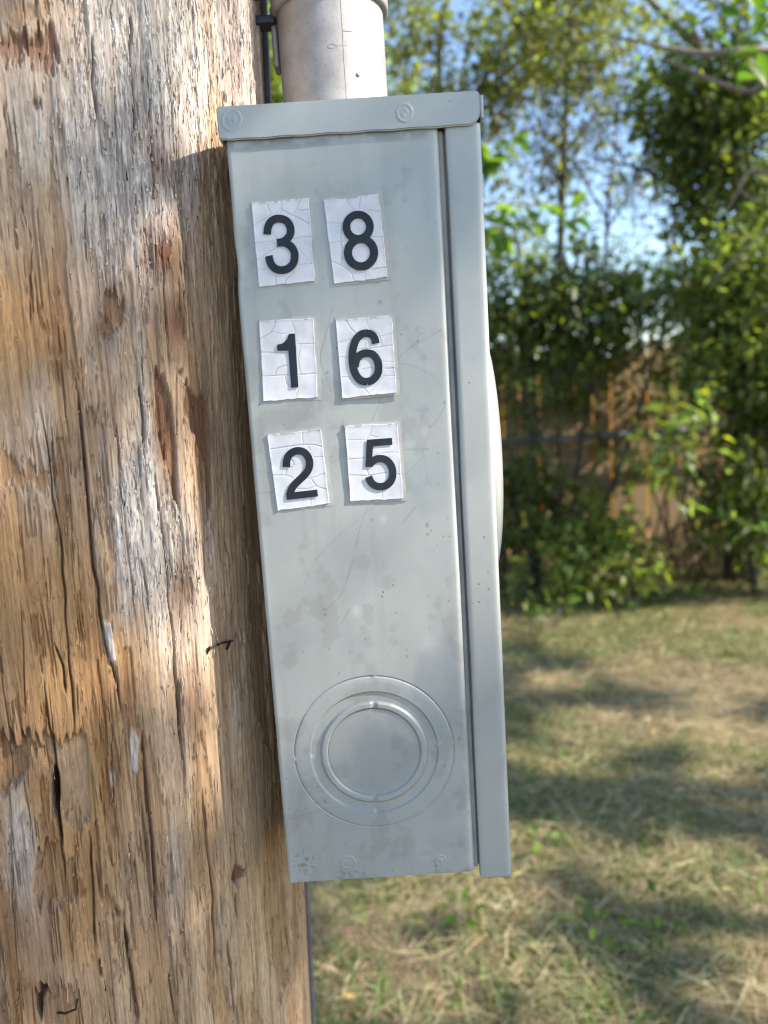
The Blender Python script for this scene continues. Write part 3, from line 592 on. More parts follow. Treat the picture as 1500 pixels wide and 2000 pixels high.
# stickers and digits
def z2(p): return (470 + p[0] / 4.4118, 370 + p[1] / 4.4118)
def z3(p): return (480 + p[0] / 4.1667, 700 + p[1] / 4.1667)
STK = {
 '3': (z2, [(92, 125), (585, 75), (640, 795), (160, 843)], [[(230, 130), (245, 180), (265, 215)], [(350, 100), (347, 205)], [(347, 170), (420, 215), (500, 250), (590, 300)], [(515, 90), (480, 170), (455, 215)], [(110, 310), (180, 275), (260, 225)], [(590, 180), (500, 185)], [(125, 465), (250, 450), (310, 430)], [(455, 430), (520, 415), (605, 410)], [(270, 455), (310, 500), (240, 545), (150, 610)], [(310, 500), (370, 510), (420, 540)], [(500, 510), (550, 570), (600, 630)], [(495, 655), (620, 640)], [(150, 695), (220, 685)], [(380, 820), (400, 770), (465, 710)], [(300, 740), (305, 820)], [(275, 375), (310, 430)]],
       [([(232, 391), (236, 340), (256, 290), (292, 262), (335, 255), (385, 268), (418, 300), (433, 345), (428, 392), (402, 430), (365, 454), (317, 463)], 33), ([(317, 463), (380, 463), (430, 490), (460, 532), (468, 582), (455, 640), (415, 682), (358, 698), (302, 685), (262, 640), (245, 575)], 33)]),
 '8': (z2, [(715, 98), (1192, 35), (1265, 760), (805, 820)], [[(910, 80), (940, 140), (975, 180), (940, 200)], [(1030, 70), (1022, 160)], [(750, 292), (860, 295), (880, 270)], [(755, 465), (870, 450), (930, 440)], [(1115, 410), (1220, 415)], [(875, 300), (862, 450), (880, 560), (860, 650)], [(780, 620), (860, 655), (950, 710), (970, 780)], [(970, 720), (1010, 700)], [(1130, 690), (1250, 675)], [(1068, 710), (1070, 780)], [(985, 300), (1035, 385)], [(980, 520), (1050, 490), (1100, 490)], [(1100, 185), (1210, 190)], [(1195, 510), (1230, 512)]],
       [([(1013 + 101 * cos(a), 325 + 104 * sin(a)) for a in np.linspace(0, 2 * pi, 33)], 33), ([(1038 + 112 * cos(a), 548 + 118 * sin(a)) for a in np.linspace(0, 2 * pi, 33)], 35)]),
 '1': (z2, [(158, 1127), (632, 1110), (665, 1795), (198, 1828)], [[(298, 1130), (290, 1180), (250, 1240), (170, 1290)], [(270, 1225), (340, 1245), (410, 1240)], [(440, 1130), (455, 1180), (475, 1240)], [(440, 1160), (480, 1130)], [(490, 1333), (635, 1333)], [(520, 1335), (500, 1420), (498, 1500), (520, 1590)], [(180, 1405), (405, 1408)], [(190, 1610), (420, 1600)], [(500, 1600), (645, 1585)], [(295, 1595), (310, 1555), (360, 1525), (410, 1520)], [(385, 1610), (395, 1670), (435, 1705)], [(500, 1715), (480, 1770), (470, 1815)]],
       'one'),
 '6': (z2, [(815, 1122), (1300, 1085), (1345, 1752), (875, 1805)], [[(905, 1130), (950, 1200), (990, 1240)], [(1078, 1105), (1085, 1150), (1110, 1200)], [(835, 1325), (940, 1295)], [(840, 1450), (930, 1442)], [(865, 1620), (940, 1618)], [(1190, 1275), (1290, 1245)], [(1110, 1200), (1190, 1260), (1215, 1350)], [(1010, 1380), (1120, 1370), (1300, 1345)], [(1210, 1480), (1310, 1490)], [(1240, 1545), (1320, 1540)], [(1240, 1610), (1330, 1605)], [(930, 1630), (1020, 1680), (1105, 1760)], [(1240, 1600), (1160, 1690), (1105, 1760)], [(1105, 1750), (1110, 1790)], [(1040, 1555), (1140, 1530)], [(1115, 1480), (1135, 1560)], [(1070, 1320), (1072, 1375)]],
       [([(1165, 1328), (1155, 1285), (1128, 1252), (1085, 1240), (1035, 1253), (993, 1300), (968, 1380), (963, 1460), (975, 1550), (1005, 1615), (1045, 1650), (1090, 1658)], 33), ([(1090, 1658), (1140, 1640), (1178, 1595), (1189, 1540), (1178, 1475), (1140, 1425), (1088, 1411), (1035, 1425), (1000, 1465), (985, 1530)], 33)]),
 '2': (z3, [(172, 622), (612, 572), (682, 1182), (260, 1243)], [[(460, 600), (465, 700)], [(200, 740), (330, 720), (470, 702), (560, 705), (620, 720)], [(555, 805), (625, 800)], [(220, 950), (330, 952), (380, 970)], [(500, 980), (570, 965), (640, 935)], [(320, 950), (340, 900), (380, 880), (390, 850), (365, 820)], [(385, 870), (450, 860)], [(530, 980), (580, 1040), (650, 1065)], [(420, 1060), (510, 1060), (570, 1035)], [(530, 1130), (525, 1195)], [(500, 710), (525, 745)]],
       [([(332, 883), (336, 830), (355, 785), (388, 760), (428, 750), (475, 763), (508, 800), (521, 850), (510, 905), (478, 950), (430, 995), (390, 1037), (368, 1080), (362, 1125)], 30), ([(334, 1122), (586, 1093)], 28)]),
 '5': (z3, [(803, 550), (1235, 527), (1282, 1143), (848, 1163)], [[(1025, 545), (1015, 600), (985, 660), (970, 780)], [(815, 665), (975, 662)], [(820, 823), (965, 812)], [(965, 800), (975, 880), (1000, 945)], [(835, 950), (1000, 953), (1160, 925)], [(1035, 790), (1120, 770), (1245, 765)], [(1015, 630), (1070, 640)], [(1110, 1070), (1110, 1140)], [(1230, 945), (1265, 942)]],
       [([(988, 689), (1191, 674)], 28), ([(1011, 664), (1001, 882)], 26), ([(1008, 862), (1030, 838), (1062, 818), (1100, 814), (1145, 827), (1182, 870), (1196, 925), (1186, 985), (1150, 1027), (1100, 1042), (1050, 1032), (1016, 1000), (1000, 960)], 30)]),
}
POSW = {'3': 'top left', '8': 'top right', '1': 'middle left', '6': 'middle right', '2': 'bottom left', '5': 'bottom right'}
def ribbon(mb, pts, hw, zf, y, smooth=True):
    P = smoothline(pts, 5) if smooth and len(pts) > 2 else [np.array(p, float) for p in pts]
    closed = np.hypot(*(P[0] - P[-1])) < 1e-6; L = []; n = len(P)
    for k in range(n):
        a = P[k - 1] if k else (P[-2] if closed else P[0]); b = P[k + 1] if k < n - 1 else (P[1] if closed else P[-1]); tn = b - a; tn = tn / np.hypot(*tn); nm = np.array([-tn[1], tn[0]])
        for sgn in (1, -1):
            q = panel_xz(*zf(P[k] + sgn * hw * nm)); L.append((q[0], q[1]))
    V = [(x, y, z) for x, z in L] + [(x, y + .00022, z) for x, z in L]; m = len(L); Fs = []
    for k in range(n - 1):
        a = 2 * k; Fs += [(a, a + 1, a + 3, a + 2), (a, a + 2, m + a + 2, m + a), (a + 1, m + a + 1, m + a + 3, a + 3)]
    Fs += [(0, m, m + 1, 1), (m - 2, m - 1, 2 * m - 1, 2 * m - 2)]
    mb.add(V, Fs)
rs = random.Random(11)
for dg, (zf, quad, cracks, strokes) in STK.items():
    Q = [np.array(panel_xz(*zf(p))) for p in quad]; nu, nv = 76, 112
    u = np.linspace(0, 1, nu); v = np.linspace(0, 1, nv); Uu, Vv = np.meshgrid(u, v); sd = ord(dg)
    def edge(par, amp, s): return amp * (fbm(par * 9, par * 0 + s, sd + s, 3) - .35) + amp * 1.6 * np.clip(vn(par * 5, par * 0 + s * 3, sd + 2 * s) - .72, 0, 1)
    u0 = edge(Vv, .012, 1); u1 = 1 - edge(Vv, .022, 2); v0 = edge(Uu, .022, 3); v1 = 1 - edge(Uu, .020, 4)
    U2 = u0 + (u1 - u0) * Uu; V2 = v0 + (v1 - v0) * Vv
    Pp = (Q[0] * ((1 - U2) * (1 - V2))[..., None] + Q[1] * (U2 * (1 - V2))[..., None] + Q[2] * (U2 * V2)[..., None] + Q[3] * ((1 - U2) * V2)[..., None])
    Xs, Zs = Pp[..., 0], Pp[..., 1]
    ck = dist_polys([([panel_xz(*zf(p)) for p in smoothline(c, 5)], rs.uniform(.25, .65)) for c in cracks], Xs, Zs, .00021)
    curl = .0004 * (np.exp(-Uu / .03) + np.exp(-(1 - Uu) / .03) + np.exp(-Vv / .02) + np.exp(-(1 - Vv) / .025)) * (.3 + .7 * fbm(Xs / .004, Zs / .004, sd, 2))
    Ys = YF - .0006 - curl * .8 + .00030 * ck + .00035 * (fbm(Xs / .008, Zs / .008, sd + 5, 2) - .5)
    chip = np.clip(np.exp(-Vv / .012) * sst(.52, .66, vn(Uu * 14, Vv * 0 + 1, sd + 9)) + .5 * np.exp(-(1 - Uu) / .010) * sst(.55, .7, vn(Vv * 18, Uu * 0 + 2, sd + 8)), 0, 1)
    # thickness: drop a skirt back to the panel
    ring = np.concatenate([np.arange(nu), np.arange(1, nv) * nu + nu - 1, (nv - 1) * nu + np.arange(nu - 2, -1, -1), np.arange(nv - 2, 0, -1) * nu])
    Vt = np.column_stack([Xs.ravel(), Ys.ravel(), Zs.ravel()]); sk = Vt[ring].copy(); sk[:, 1] = YF + .0001; nV = len(Vt); m = len(ring)
    Fs = grid_faces(nv, nu)[:, ::-1]; ext = np.array([(ring[k], ring[(k + 1) % m], nV + (k + 1) % m, nV + k) for k in range(m)])
    # residue of glue showing round the sticker, mostly right and below
    ctr = sum(Q) / 4; mb = MB(); G = [Q[0] + (Q[0] - ctr) * .015 + np.array([0, .0008]), Q[1] + np.array([.0016, .0012]), Q[2] + np.array([.0019, -.0010]), Q[3] + np.array([.0002, -.0010])]
    gp = []
    for a in range(4):
        for q in np.linspace(0, 1, 14, endpoint=False): gp.append(G[a] * (1 - q) + G[(a + 1) % 4] * q + np.array([rs.uniform(-1, 1), rs.uniform(-1, 1)]) * .0002)
    st_ = mesh_obj('number_sticker', np.vstack([Vt, sk]), np.vstack([Fs, ext]), M['sticker'], mbx, smooth=True, attrs=dict(crack=np.concatenate([ck.ravel(), np.zeros(m)]), chip=np.concatenate([chip.ravel(), np.full(m, .2)])))
    tag(st_, label='cracked white sticker with a black figure %s, %s of the six' % (dg, POSW[dg]))
    mb.add([(p[0], YF - .00012, p[1]) for p in gp] + [(p[0], YF + .0003, p[1]) for p in gp], [tuple(range(len(gp)))] + [(k, (k + 1) % len(gp), len(gp) + (k + 1) % len(gp), len(gp) + k) for k in range(len(gp))])
    mb.build('glue_residue', M['glue'], st_)
    mb = MB(); yd = YF - .00115
    if strokes == 'one':
        O = [(418, 1246), (470, 1243), (499, 1704), (438, 1709), (413, 1390), (318, 1390), (318, 1338), (355, 1332), (385, 1312), (405, 1285)]
        W_ = [panel_xz(*z2(p)) for p in O]; n = len(O)
        mb.add([(x, yd, z) for x, z in W_] + [(x, yd + .0003, z) for x, z in W_], [tuple(range(n)), *[(k, n + k, n + (k + 1) % n, (k + 1) % n) for k in range(n)]])
    else:
        for q, (pts, hw) in enumerate(strokes): ribbon(mb, pts, hw, zf, yd - .00003 * q)
    dgo = mb.build('digit', M['digit'], st_)
    bm = bmesh.new(); bm.from_mesh(dgo.data); bmesh.ops.recalc_face_normals(bm, faces=bm.faces); bm.to_mesh(dgo.data); bm.free()

# ------------------------------------------------------------------ conduit
CX, CY, CRR = -.0137, .5, .0318
cdt = empty('conduit_pipe', (CX, CY, hz1)); tag(cdt, 'galvanised steel conduit pipe rising from the top of the meter box', 'pipe')
mb = MB(); mb.lathe([(CRR, z) for z in (1.6463, 1.67, 1.70, 1.735, 2.2, 3.0, 4.5)], CX, CY, 96); mb.build('pipe', M['galv'], cdt, smooth=True)
mb = MB(); mb.lathe([(CRR + .0001, 1.7300), (.0338, 1.7298), (.0348, 1.7308), (.0350, 1.733), (.0350, 1.790), (.0345, 1.792), (CRR + .0001, 1.7925)], CX, CY, 96); mb.build('coupling', M['galv'], cdt, smooth=True)
def pipe_pt(px, py, out=.00002):
    d = ray(px, py); A = d[0]**2 + d[1]**2; B = -(d[0] * CX + d[1] * CY); q = B * B - A * (CX**2 + CY**2 - (CRR + out)**2); tt = (-B - math.sqrt(max(0, q))) / A; return CAMP + d * tt
mb = MB()
mb.tube([pipe_pt(*p) for p in [(665, 0), (669, 60), (672, 120), (677, 194)]], .00016, 6); mb.build('seam', M['seam'], cdt)
mb = MB(); mb.tube([pipe_pt(*p) for p in [(670, 60), (678, 61), (687, 61)]], .0002, 6); mb.build('scratch_mark', M['seam'], cdt)
mb = MB(); mb.tube([pipe_pt(648 + 8 * cos(a), 90 + 4.5 * sin(a)) for a in np.linspace(0, 2 * pi, 18)] + [pipe_pt(*p) for p in [(665, 89), (678, 88)]], .00013, 5); mb.build('scratch_mark', M['seam'], cdt)
mb = MB(); p = pipe_pt(699, 146, -.0002); nrm = Vector((p[0] - CX, p[1] - CY, 0)).normalized()
mb.tube([Vector(p), Vector(p) + nrm * .0007, Vector(p) + nrm * .0011], [.0013, .0012, .0005], 14); mb.build('weld_spot', M['galv'], cdt, smooth=True)
stp = empty('conduit_strap', (-.05, .5, 1.729)); tag(stp, 'black iron standoff strap holding the steel conduit off the pole', 'strap')
mb = MB(); mb.box((side_x(.5, 1.729) - .02, .494, 1.7266), (CX - CRR - .001, .506, 1.7312)); bevel_edges(mb.build('strut', M['black'], stp), .0006)
mb = MB(); mb.tube([(side_x(.5, 1.74) - .01, .49, 1.7415), (side_x(.5, 1.74) + .0035, .49, 1.7415), (side_x(.5, 1.74) + .0055, .49, 1.7415)], [.0042, .0042, .0025], 12); mb.build('bolt', M['black'], stp, smooth=True)
mb = MB(); mb.box((CX - CRR - .0042, .498, 1.7035), (CX - CRR - .0004, .512, 1.7380)); bevel_edges(mb.build('clamp', M['galv'], stp), .0015)

# ------------------------------------------------------------------ vegetation
def leaf_cloud(rng, twigs, per, size, spread, droop=.3, ratio=.5):
    """twigs: (n,6) start + direction*length.  returns verts (4 per leaf), faces, leaf count"""
    n = len(twigs); t = rng.uniform(.1, 1.05, (n, per)); p = twigs[:, None, :3] + twigs[:, None, 3:] * t[..., None] + rng.normal(0, spread, (n, per, 3))
    p = p.reshape(-1, 3); N = len(p)
    d = np.repeat(twigs[:, 3:], per, 0); d = d / (np.linalg.norm(d, axis=1, keepdims=True) + 1e-9) * .6 + rng.normal(0, .6, (N, 3)); d[:, 2] -= droop; d /= np.linalg.norm(d, axis=1, keepdims=True)
    up = np.array([0, 0, 1.]) + rng.normal(0, .45, (N, 3)); sd = np.cross(d, up); sd /= np.linalg.norm(sd, axis=1, keepdims=True) + 1e-9; nm = np.cross(sd, d)
    L = size * rng.uniform(.6, 1.25, (N, 1)); W = L * ratio * .5 * rng.uniform(.8, 1.2, (N, 1))
    V = np.stack([p, p + d * L * .42 + sd * W + nm * W * .35, p + d * L - nm * L * .12, p + d * L * .42 - sd * W + nm * W * .35], 1).reshape(-1, 3)
    b = np.arange(N)[:, None] * 4; F3 = np.concatenate([b + np.array([[0, 1, 2]]), b + np.array([[0, 2, 3]])], 1).reshape(-1, 3)
    return V, F3, N
def leaf_cols(rng, N, base, var=.3, yellow=.1, ylw=(.22, .22, .03)):
    c = np.array(base)[None] * np.exp(rng.normal(0, var, (N, 1))) * (1 + rng.normal(0, .08, (N, 3)))
    y = rng.random(N) < yellow; c[y] = np.array(ylw) * np.exp(rng.normal(0, .25, (y.sum(), 1)))
    return np.clip(c, .006, .6)
def ell_twigs(rng, ells, length):
    out = []
    for (cx, cy, cz, rx, ry, rz, n) in ells:
        v = rng.normal(0, 1, (n, 3)); v /= np.linalg.norm(v, axis=1, keepdims=True); r = rng.random((n, 1))**.45
        p = np.array([cx, cy, cz]) + v * r * np.array([rx, ry, rz]); d = v + rng.normal(0, .7, (n, 3)); d /= np.linalg.norm(d, axis=1, keepdims=True)
        out.append(np.hstack([p, d * length * rng.uniform(.6, 1.3, (n, 1))]))
    return np.vstack(out)
def plant(name, label, cat, base, ells, seed, leaf=.06, per=9, tl=.22, spread=.03, color=(.045, .075, .02), var=.35, yellow=.08, limbs=None, trunk_r=.05, group=None, twig_every=3, ratio=.5, bark='bark', droop=.3, floor=.02, dens=2.0, cut=.40, clump=2.1, gaps=()):
    rng = np.random.default_rng(seed); th = empty(name, base); tag(th, label, cat, group)
    tw = ell_twigs(rng, [e[:6] + (int(e[6] * dens),) for e in ells], tl); tw = tw[tw[:, 2] > floor]
    # lumpy density: drop twigs in empty pockets so gaps show
    q = fbm(tw[:, 0] * clump + 40, tw[:, 2] * clump + tw[:, 1] * clump * .6 + 40, seed + 3, 2); tw = tw[q > cut]
    V, F3, N = leaf_cloud(rng, tw, per, leaf, spread, droop, ratio)
    V[:, 2] = np.maximum(V[:, 2], .012)
    if len(gaps):                                  # leaves cleared along chosen sun rays, to shape the sun patches below
        ctr_ = V.reshape(-1, 4, 3).mean(1); ok = np.ones(N, bool); sn = np.array(SUN)
        for gp, gr_ in gaps:
            dv = ctr_ - np.array(gp); dl = np.linalg.norm(dv - (dv @ sn)[:, None] * sn, axis=1); ok &= dl > gr_ * (.8 + .4 * vn(ctr_[:, 0] * 9 + 50, ctr_[:, 2] * 9 + 50, seed))
            tv = tw[:, :3] - np.array(gp); tw = tw[np.linalg.norm(tv - (tv @ sn)[:, None] * sn, axis=1) > gr_]
        V = V.reshape(-1, 4, 3)[ok].reshape(-1, 3); N = int(ok.sum()); b_ = np.arange(N)[:, None] * 4; F3 = np.concatenate([b_ + np.array([[0, 1, 2]]), b_ + np.array([[0, 2, 3]])], 1).reshape(-1, 3)
    col = np.repeat(leaf_cols(rng, N, color, var, yellow), 4, 0)
    mesh_obj('crown', V, F3, M['leaf'], th, colors=col)
    mb = MB(); b = Vector(base)
    if limbs is None:
        limbs = []
        for (cx, cy, cz, rx, ry, rz, n) in ells:
            c_ = Vector((cx, cy, cz)); b = Vector(base) + (Vector((rng.uniform(-1, 1) * rx * .7, rng.uniform(-.1, .1), 0)) if name == 'shrub' else Vector((0, 0, 0))); m = b.lerp(c_, .5) + Vector((rng.uniform(-.1, .1), rng.uniform(-.1, .1), 0)) * (c_ - b).length * .6
            limbs.append(([b, m, c_, c_ + Vector((rng.uniform(-.5, .5) * rx, rng.uniform(-.5, .5) * ry, rz * .7))], trunk_r))
    for pts, r in limbs:
        sp = smoothline([np.array(p) for p in pts], 4); k = len(sp); mb.tube(sp, [r * (1 - .85 * i / (k - 1)) + .002 for i in range(k)], 7)
    for row in tw[::twig_every]:
        mb.tube([row[:3] - row[3:] * .5, row[:3] + row[3:] * .4, row[:3] + row[3:]], [.004, .003, .0015], 4, False)
    mb.build('trunk', M[bark], th, smooth=True)
    return th
def E(px, py, Y, rx, rz, n, ry=None):
    p = at(px, py, Y); return (p[0], p[1], p[2], rx, ry if ry else rx * .8, rz, n)

# fence
fc = empty('picket_fence', (1.0, 6.1, 0)); tag(fc, 'tall brown wooden picket fence half hidden behind the leafy hedge', 'fence')
rf_ = random.Random(5); xk = -5.0; k = 0; FY = 6.1
def picket_mesh(wd, hh, name):
    mb = MB(); th_ = .017; c_ = .03
    P = [(-wd / 2, 0), (wd / 2, 0), (wd / 2, hh - c_), (wd / 2 - c_, hh), (-wd / 2 + c_, hh), (-wd / 2, hh - c_)]; n = len(P)
    mb.add([(x, 0, z) for x, z in P] + [(x, th_, z) for x, z in P], [tuple(range(n)), tuple(range(2 * n - 1, n - 1, -1)), *[(k, n + k, n + (k + 1) % n, (k + 1) % n) for k in range(n)]])
    me = bpy.data.meshes.new(name); me.from_pydata(mb.v, [], mb.f); me.materials.append(M['fence']); return me
pks = [picket_mesh(.122, 1.80, 'picket'), picket_mesh(.119, 1.83, 'picket'), picket_mesh(.124, 1.78, 'picket')]
while xk < 8.0:
    o = bpy.data.objects.new('picket', rf_.choice(pks)); C.objects.link(o); o.parent = fc
    o.location = (xk - 1.0, rf_.uniform(-.003, .003), .03 + rf_.uniform(-.015, .015)); o.rotation_euler = (rf_.uniform(-.004, .004), rf_.uniform(-.008, .008), 0); xk += .1435 + rf_.uniform(-.003, .004)
for z in (.35, 1.62):
    mb = MB(); mb.box((-5.1, FY + .021, z), (8.1, FY + .06, z + .09)); mb.build('rail', M['fence'], fc)
for x in (-4.9, -2.5, -.1, 2.3, 4.7, 7.1):
    mb = MB(); mb.box((x, FY + .062, 0), (x + .09, FY + .15, 1.78)); mb.build('post', M['fence'], fc)
# grey rail of an older fence standing just in front of the pickets
rl = empty('grey_rail', (1.2, 5.95, 0)); tag(rl, 'weathered grey horizontal rail running in front of the brown pickets', 'rail')
p0, p1 = at(960, 862, 5.95), at(1300, 842, 5.95)
mb = MB(); mb.tube([(p0[0] - 2, 5.95, p0[2]), tuple(p0), tuple((p0 + p1) / 2 + np.array([0, 0, -.01])), tuple(p1), (p1[0] + 2.5, 5.95, p1[2] + .02)], .024, 8); mb.build('bar', M['rail'], rl)
for x in (-.9, 3.4):
    mb = MB(); mb.tube([(x, 5.95, 0), (x, 5.95, 1.25)], .03, 8); mb.build('post', M['rail'], rl)

# dry crop beyond the fence
rng = np.random.default_rng(77); n = 15000
x = rng.uniform(-7, 14, n); y = 7.6 + rng.exponential(2.6, n); hgt = rng.uniform(1.3, 2.15, n); a = rng.uniform(0, pi, n); wd = rng.uniform(.012, .04, n)
b = np.column_stack([x, y, np.full(n, .004)]); dx = np.column_stack([np.cos(a) * wd, np.sin(a) * wd, 0 * a]); ln = rng.normal(0, .16, (n, 3)); ln[:, 2] = 0
V = np.stack([b - dx, b + dx, b + dx * .8 + ln * .4 + np.array([0, 0, 1]) * (hgt * .55)[:, None], b + ln + np.array([0, 0, 1]) * hgt[:, None], b - dx * .8 + ln * .4 + np.array([0, 0, 1]) * (hgt * .55)[:, None]], 1).reshape(-1, 3)
k = np.arange(n)[:, None] * 5; F3 = np.concatenate([k + np.array([[0, 1, 2]]), k + np.array([[0, 2, 4]]), k + np.array([[4, 2, 3]])], 1).reshape(-1, 3)
col = np.repeat(np.array([.46, .27, .10])[None] * np.exp(rng.normal(0, .22, (n, 1))), 5, 0)
tag(mesh_obj('dry_crop', V, F3, M['blade'], colors=np.clip(col, .02, .8)), 'tall tan dry crop standing in the sunlit field beyond the fence', 'crop', kind='stuff')

G = 'trees and shrubs along the fence'
DK = (.100, .122, .040); MD = (.138, .160, .050); BR = (.185, .220, .065); OL = (.140, .142, .050)
plant('shrub', 'dark leafy shrub beside the meter box in front of the fence', 'shrub', (1.05, 5.55, 0), [E(1000, 900, 5.6, .24, .30, 46), E(985, 1080, 5.5, .30, .22, 70), E(1070, 780, 5.7, .34, .28, 50), E(1100, 960, 5.6, .18, .35, 40), E(1090, 1100, 5.5, .3, .2, 50)], 1, .075, 8, .22, .04, DK, trunk_r=.020, cut=.44, clump=3)
plant('shrub', 'tall dark bush spreading over the fence top left of centre', 'shrub', (1.25, 5.75, 0), [E(1030, 570, 5.9, .5, .32, 130), E(1180, 625, 5.8, .5, .20, 95), E(990, 640, 5.8, .25, .25, 40), E(1300, 620, 5.7, .4, .26, 110)], 2, .08, 9, .26, .04, DK, trunk_r=.025, cut=.44, clump=3, dens=2.2)
plant('shrub', 'low bright yellow-green shrub at the foot of the fence', 'shrub', (1.6, 5.2, 0), [E(1190, 1085, 5.2, .45, .16, 75), E(1260, 1050, 5.1, .25, .17, 40), E(1080, 1130, 5.2, .28, .12, 40), E(1140, 1030, 5.4, .3, .2, 45)], 3, .075, 8, .18, .04, BR, yellow=.2, trunk_r=.010, dens=2)
plant('shrub', 'shrub with large pale lit leaves right of the fence gaps', 'shrub', (2.35, 5.6, 0), [E(1345, 915, 4.8, .17, .18, 26), E(1315, 870, 4.8, .12, .08, 8), E(1430, 835, 4.7, .30, .09, 30), E(1375, 985, 4.8, .18, .12, 18)], 4, .115, 8, .2, .045, (.17, .21, .07), yellow=.2, trunk_r=.005, dens=1.6)
plant('shrub', 'broad mid-green bush at the right edge behind the dry lawn', 'shrub', (2.75, 5.1, 0), [E(1475, 950, 5.1, .30, .5, 120), E(1455, 720, 5.1, .34, .30, 90), E(1500, 560, 5.0, .35, .36, 100), E(1430, 560, 5.2, .36, .22, 70), E(1560, 800, 5.0, .4, .6, 130)], 5, .085, 9, .24, .04, MD, trunk_r=.025, cut=.43, clump=3, dens=2.2)
plant('shrub', 'dark undergrowth bush in the middle of the fence line', 'shrub', (2.2, 5.65, 0), [E(1390, 710, 5.7, .36, .16, 60), E(1400, 1060, 5.6, .33, .22, 60), E(1440, 1110, 5.5, .45, .2, 80), E(1220, 700, 5.85, .35, .08, 26), E(1230, 840, 5.9, .42, .32, 24), E(1340, 960, 5.8, .25, .2, 16)], 6, .08, 8, .22, .04, DK, trunk_r=.008, cut=.44, clump=3)
for q, (x, sd) in enumerate(((-.9, 31), (-2.3, 32), (-3.9, 33), (4.3, 34), (6.2, 35))):
    plant('shrub', ['leafy bush glimpsed between the pole and the conduit', 'rounded dark bush left of the pole by the fence', 'leftmost bush of the fence line', 'green bush beyond the right edge by the fence', 'rightmost bush of the fence line'][q], 'shrub', (x, 5.5, 0), [(x, 5.5, .8, .8, .5, .8, 180), (x + .4, 5.6, 1.5, .7, .5, .5, 90 if x < 4 else 30)], sd, .085, 8, .25, .04, MD, trunk_r=.03)
# trees behind
p = lambda px, py, Y: Vector(at(px, py, Y))
plant('tree', 'thin dark sapling rising in the open patch of sky', 'tree', (at(1095, 1000, 6.9)[0], 6.9, 0), [E(1110, 170, 6.9, .35, .35, 40), E(1105, 60, 6.9, .45, .4, 70), E(1080, 330, 6.9, .4, .25, 26)], 11, .075, 7, .3, .05, OL, limbs=[([Vector((at(1095, 1000, 6.9)[0], 6.9, 0)), p(1092, 700, 6.9), p(1097, 380, 6.9), p(1104, 230, 6.9), p(1112, 90, 6.9), p(1108, -60, 6.9)], .045),
      ([p(1095, 350, 6.9), p(1060, 300, 6.8), p(1035, 250, 6.8)], .014), ([p(1100, 300, 6.9), p(1150, 240, 7), p(1175, 170, 7)], .014), ([p(1103, 240, 6.9), p(1065, 190, 6.9), p(1050, 130, 6.9)], .012)], twig_every=2)
plant('tree', 'twiggy half bare young tree in front of the open sky', 'tree', (at(1180, 1000, 6.6)[0], 6.6, 0), [E(1170, 330, 6.6, .42, .5, 46), E(1230, 180, 6.6, .45, .4, 50), E(1060, 260, 6.6, .3, .4, 26), E(1250, 420, 6.6, .3, .25, 24)], 17, .06, 4, .42, .05, OL, yellow=.2, twig_every=1, dens=2, cut=.3,
      limbs=[([(at(1180, 1000, 6.6)[0], 6.6, 0), p(1175, 700, 6.6), p(1185, 450, 6.6), p(1200, 280, 6.6), p(1220, 100, 6.6)], .022), ([p(1185, 450, 6.6), p(1240, 360, 6.6), p(1262, 280, 6.6)], .010), ([p(1187, 430, 6.6), p(1130, 330, 6.6), p(1085, 200, 6.6)], .010)])
plant('tree', 'dense dark tree with a thick trunk at the upper right', 'tree', (at(1440, 800, 5.6)[0], 5.6, 0), [E(1380, 190, 5.6, .45, .45, 190), E(1330, 260, 5.6, .30, .3, 90), E(1470, 330, 5.5, .45, .5, 190), E(1480, 80, 5.4, .55, .5, 200), E(1420, 430, 5.7, .35, .28, 70), E(1350, 50, 5.9, .40, .25, 70)], 12, .075, 9, .24, .035, DK, dens=2.0, cut=.46, clump=3,
      limbs=[([Vector((at(1440, 800, 5.6)[0], 5.6, 0)), p(1445, 700, 5.6), p(1455, 400, 5.6), p(1445, 250, 5.6), p(1430, 60, 5.6)], .10), ([p(1452, 380, 5.6), p(1400, 300, 5.5), p(1370, 210, 5.5)], .04), ([p(1447, 260, 5.6), p(1500, 160, 5.4), p(1540, 40, 5.3)], .05), ([p(1372, 100, 5.5), p(1320, 50, 5.5), p(1272, 5, 5.5), p(1230, -40, 5.6)], .035), ([p(1445, 250, 5.6), p(1400, 170, 5.6), p(1372, 100, 5.5), p(1340, 20, 5.5)], .05)])
plant('tree', 'olive green tree with loose leaves above the box corner', 'tree', (.5, 7.8, 0), [E(850, 90, 7.8, .8, .8, 260), E(1000, 60, 7.6, .6, .45, 130), E(1180, 20, 7.6, .6, .28, 90), E(970, 190, 7.6, .25, .25, 36), E(860, 330, 7.6, .55, .7, 160), E(975, 420, 7.5, .2, .2, 26)], 13, .085, 9, .3, .05, OL, yellow=.22, limbs=[([(.35, 7.8, 0), (.3, 7.8, 2), p(850, 300, 7.8), p(860, 60, 7.8), p(900, -80, 7.8)], .08), ([p(850, 330, 7.8), p(930, 180, 7.7), p(1010, 60, 7.6), p(1060, -20, 7.6)], .03), ([p(930, 180, 7.7), p(1080, 80, 7.6), p(1190, 15, 7.6)], .018)], dens=1.9, cut=.45, clump=3)
plant('tree', 'light green tree seen between the pole and the conduit', 'tree', (-.95, 6.9, 0), [E(530, 130, 6.9, .5, .7, 220), E(640, 200, 7, .6, .6, 160), E(430, 0, 7, .9, .8, 220)], 14, .08, 9, .3, .05, (.17, .21, .055), yellow=.3, trunk_r=.04, dens=1.5)
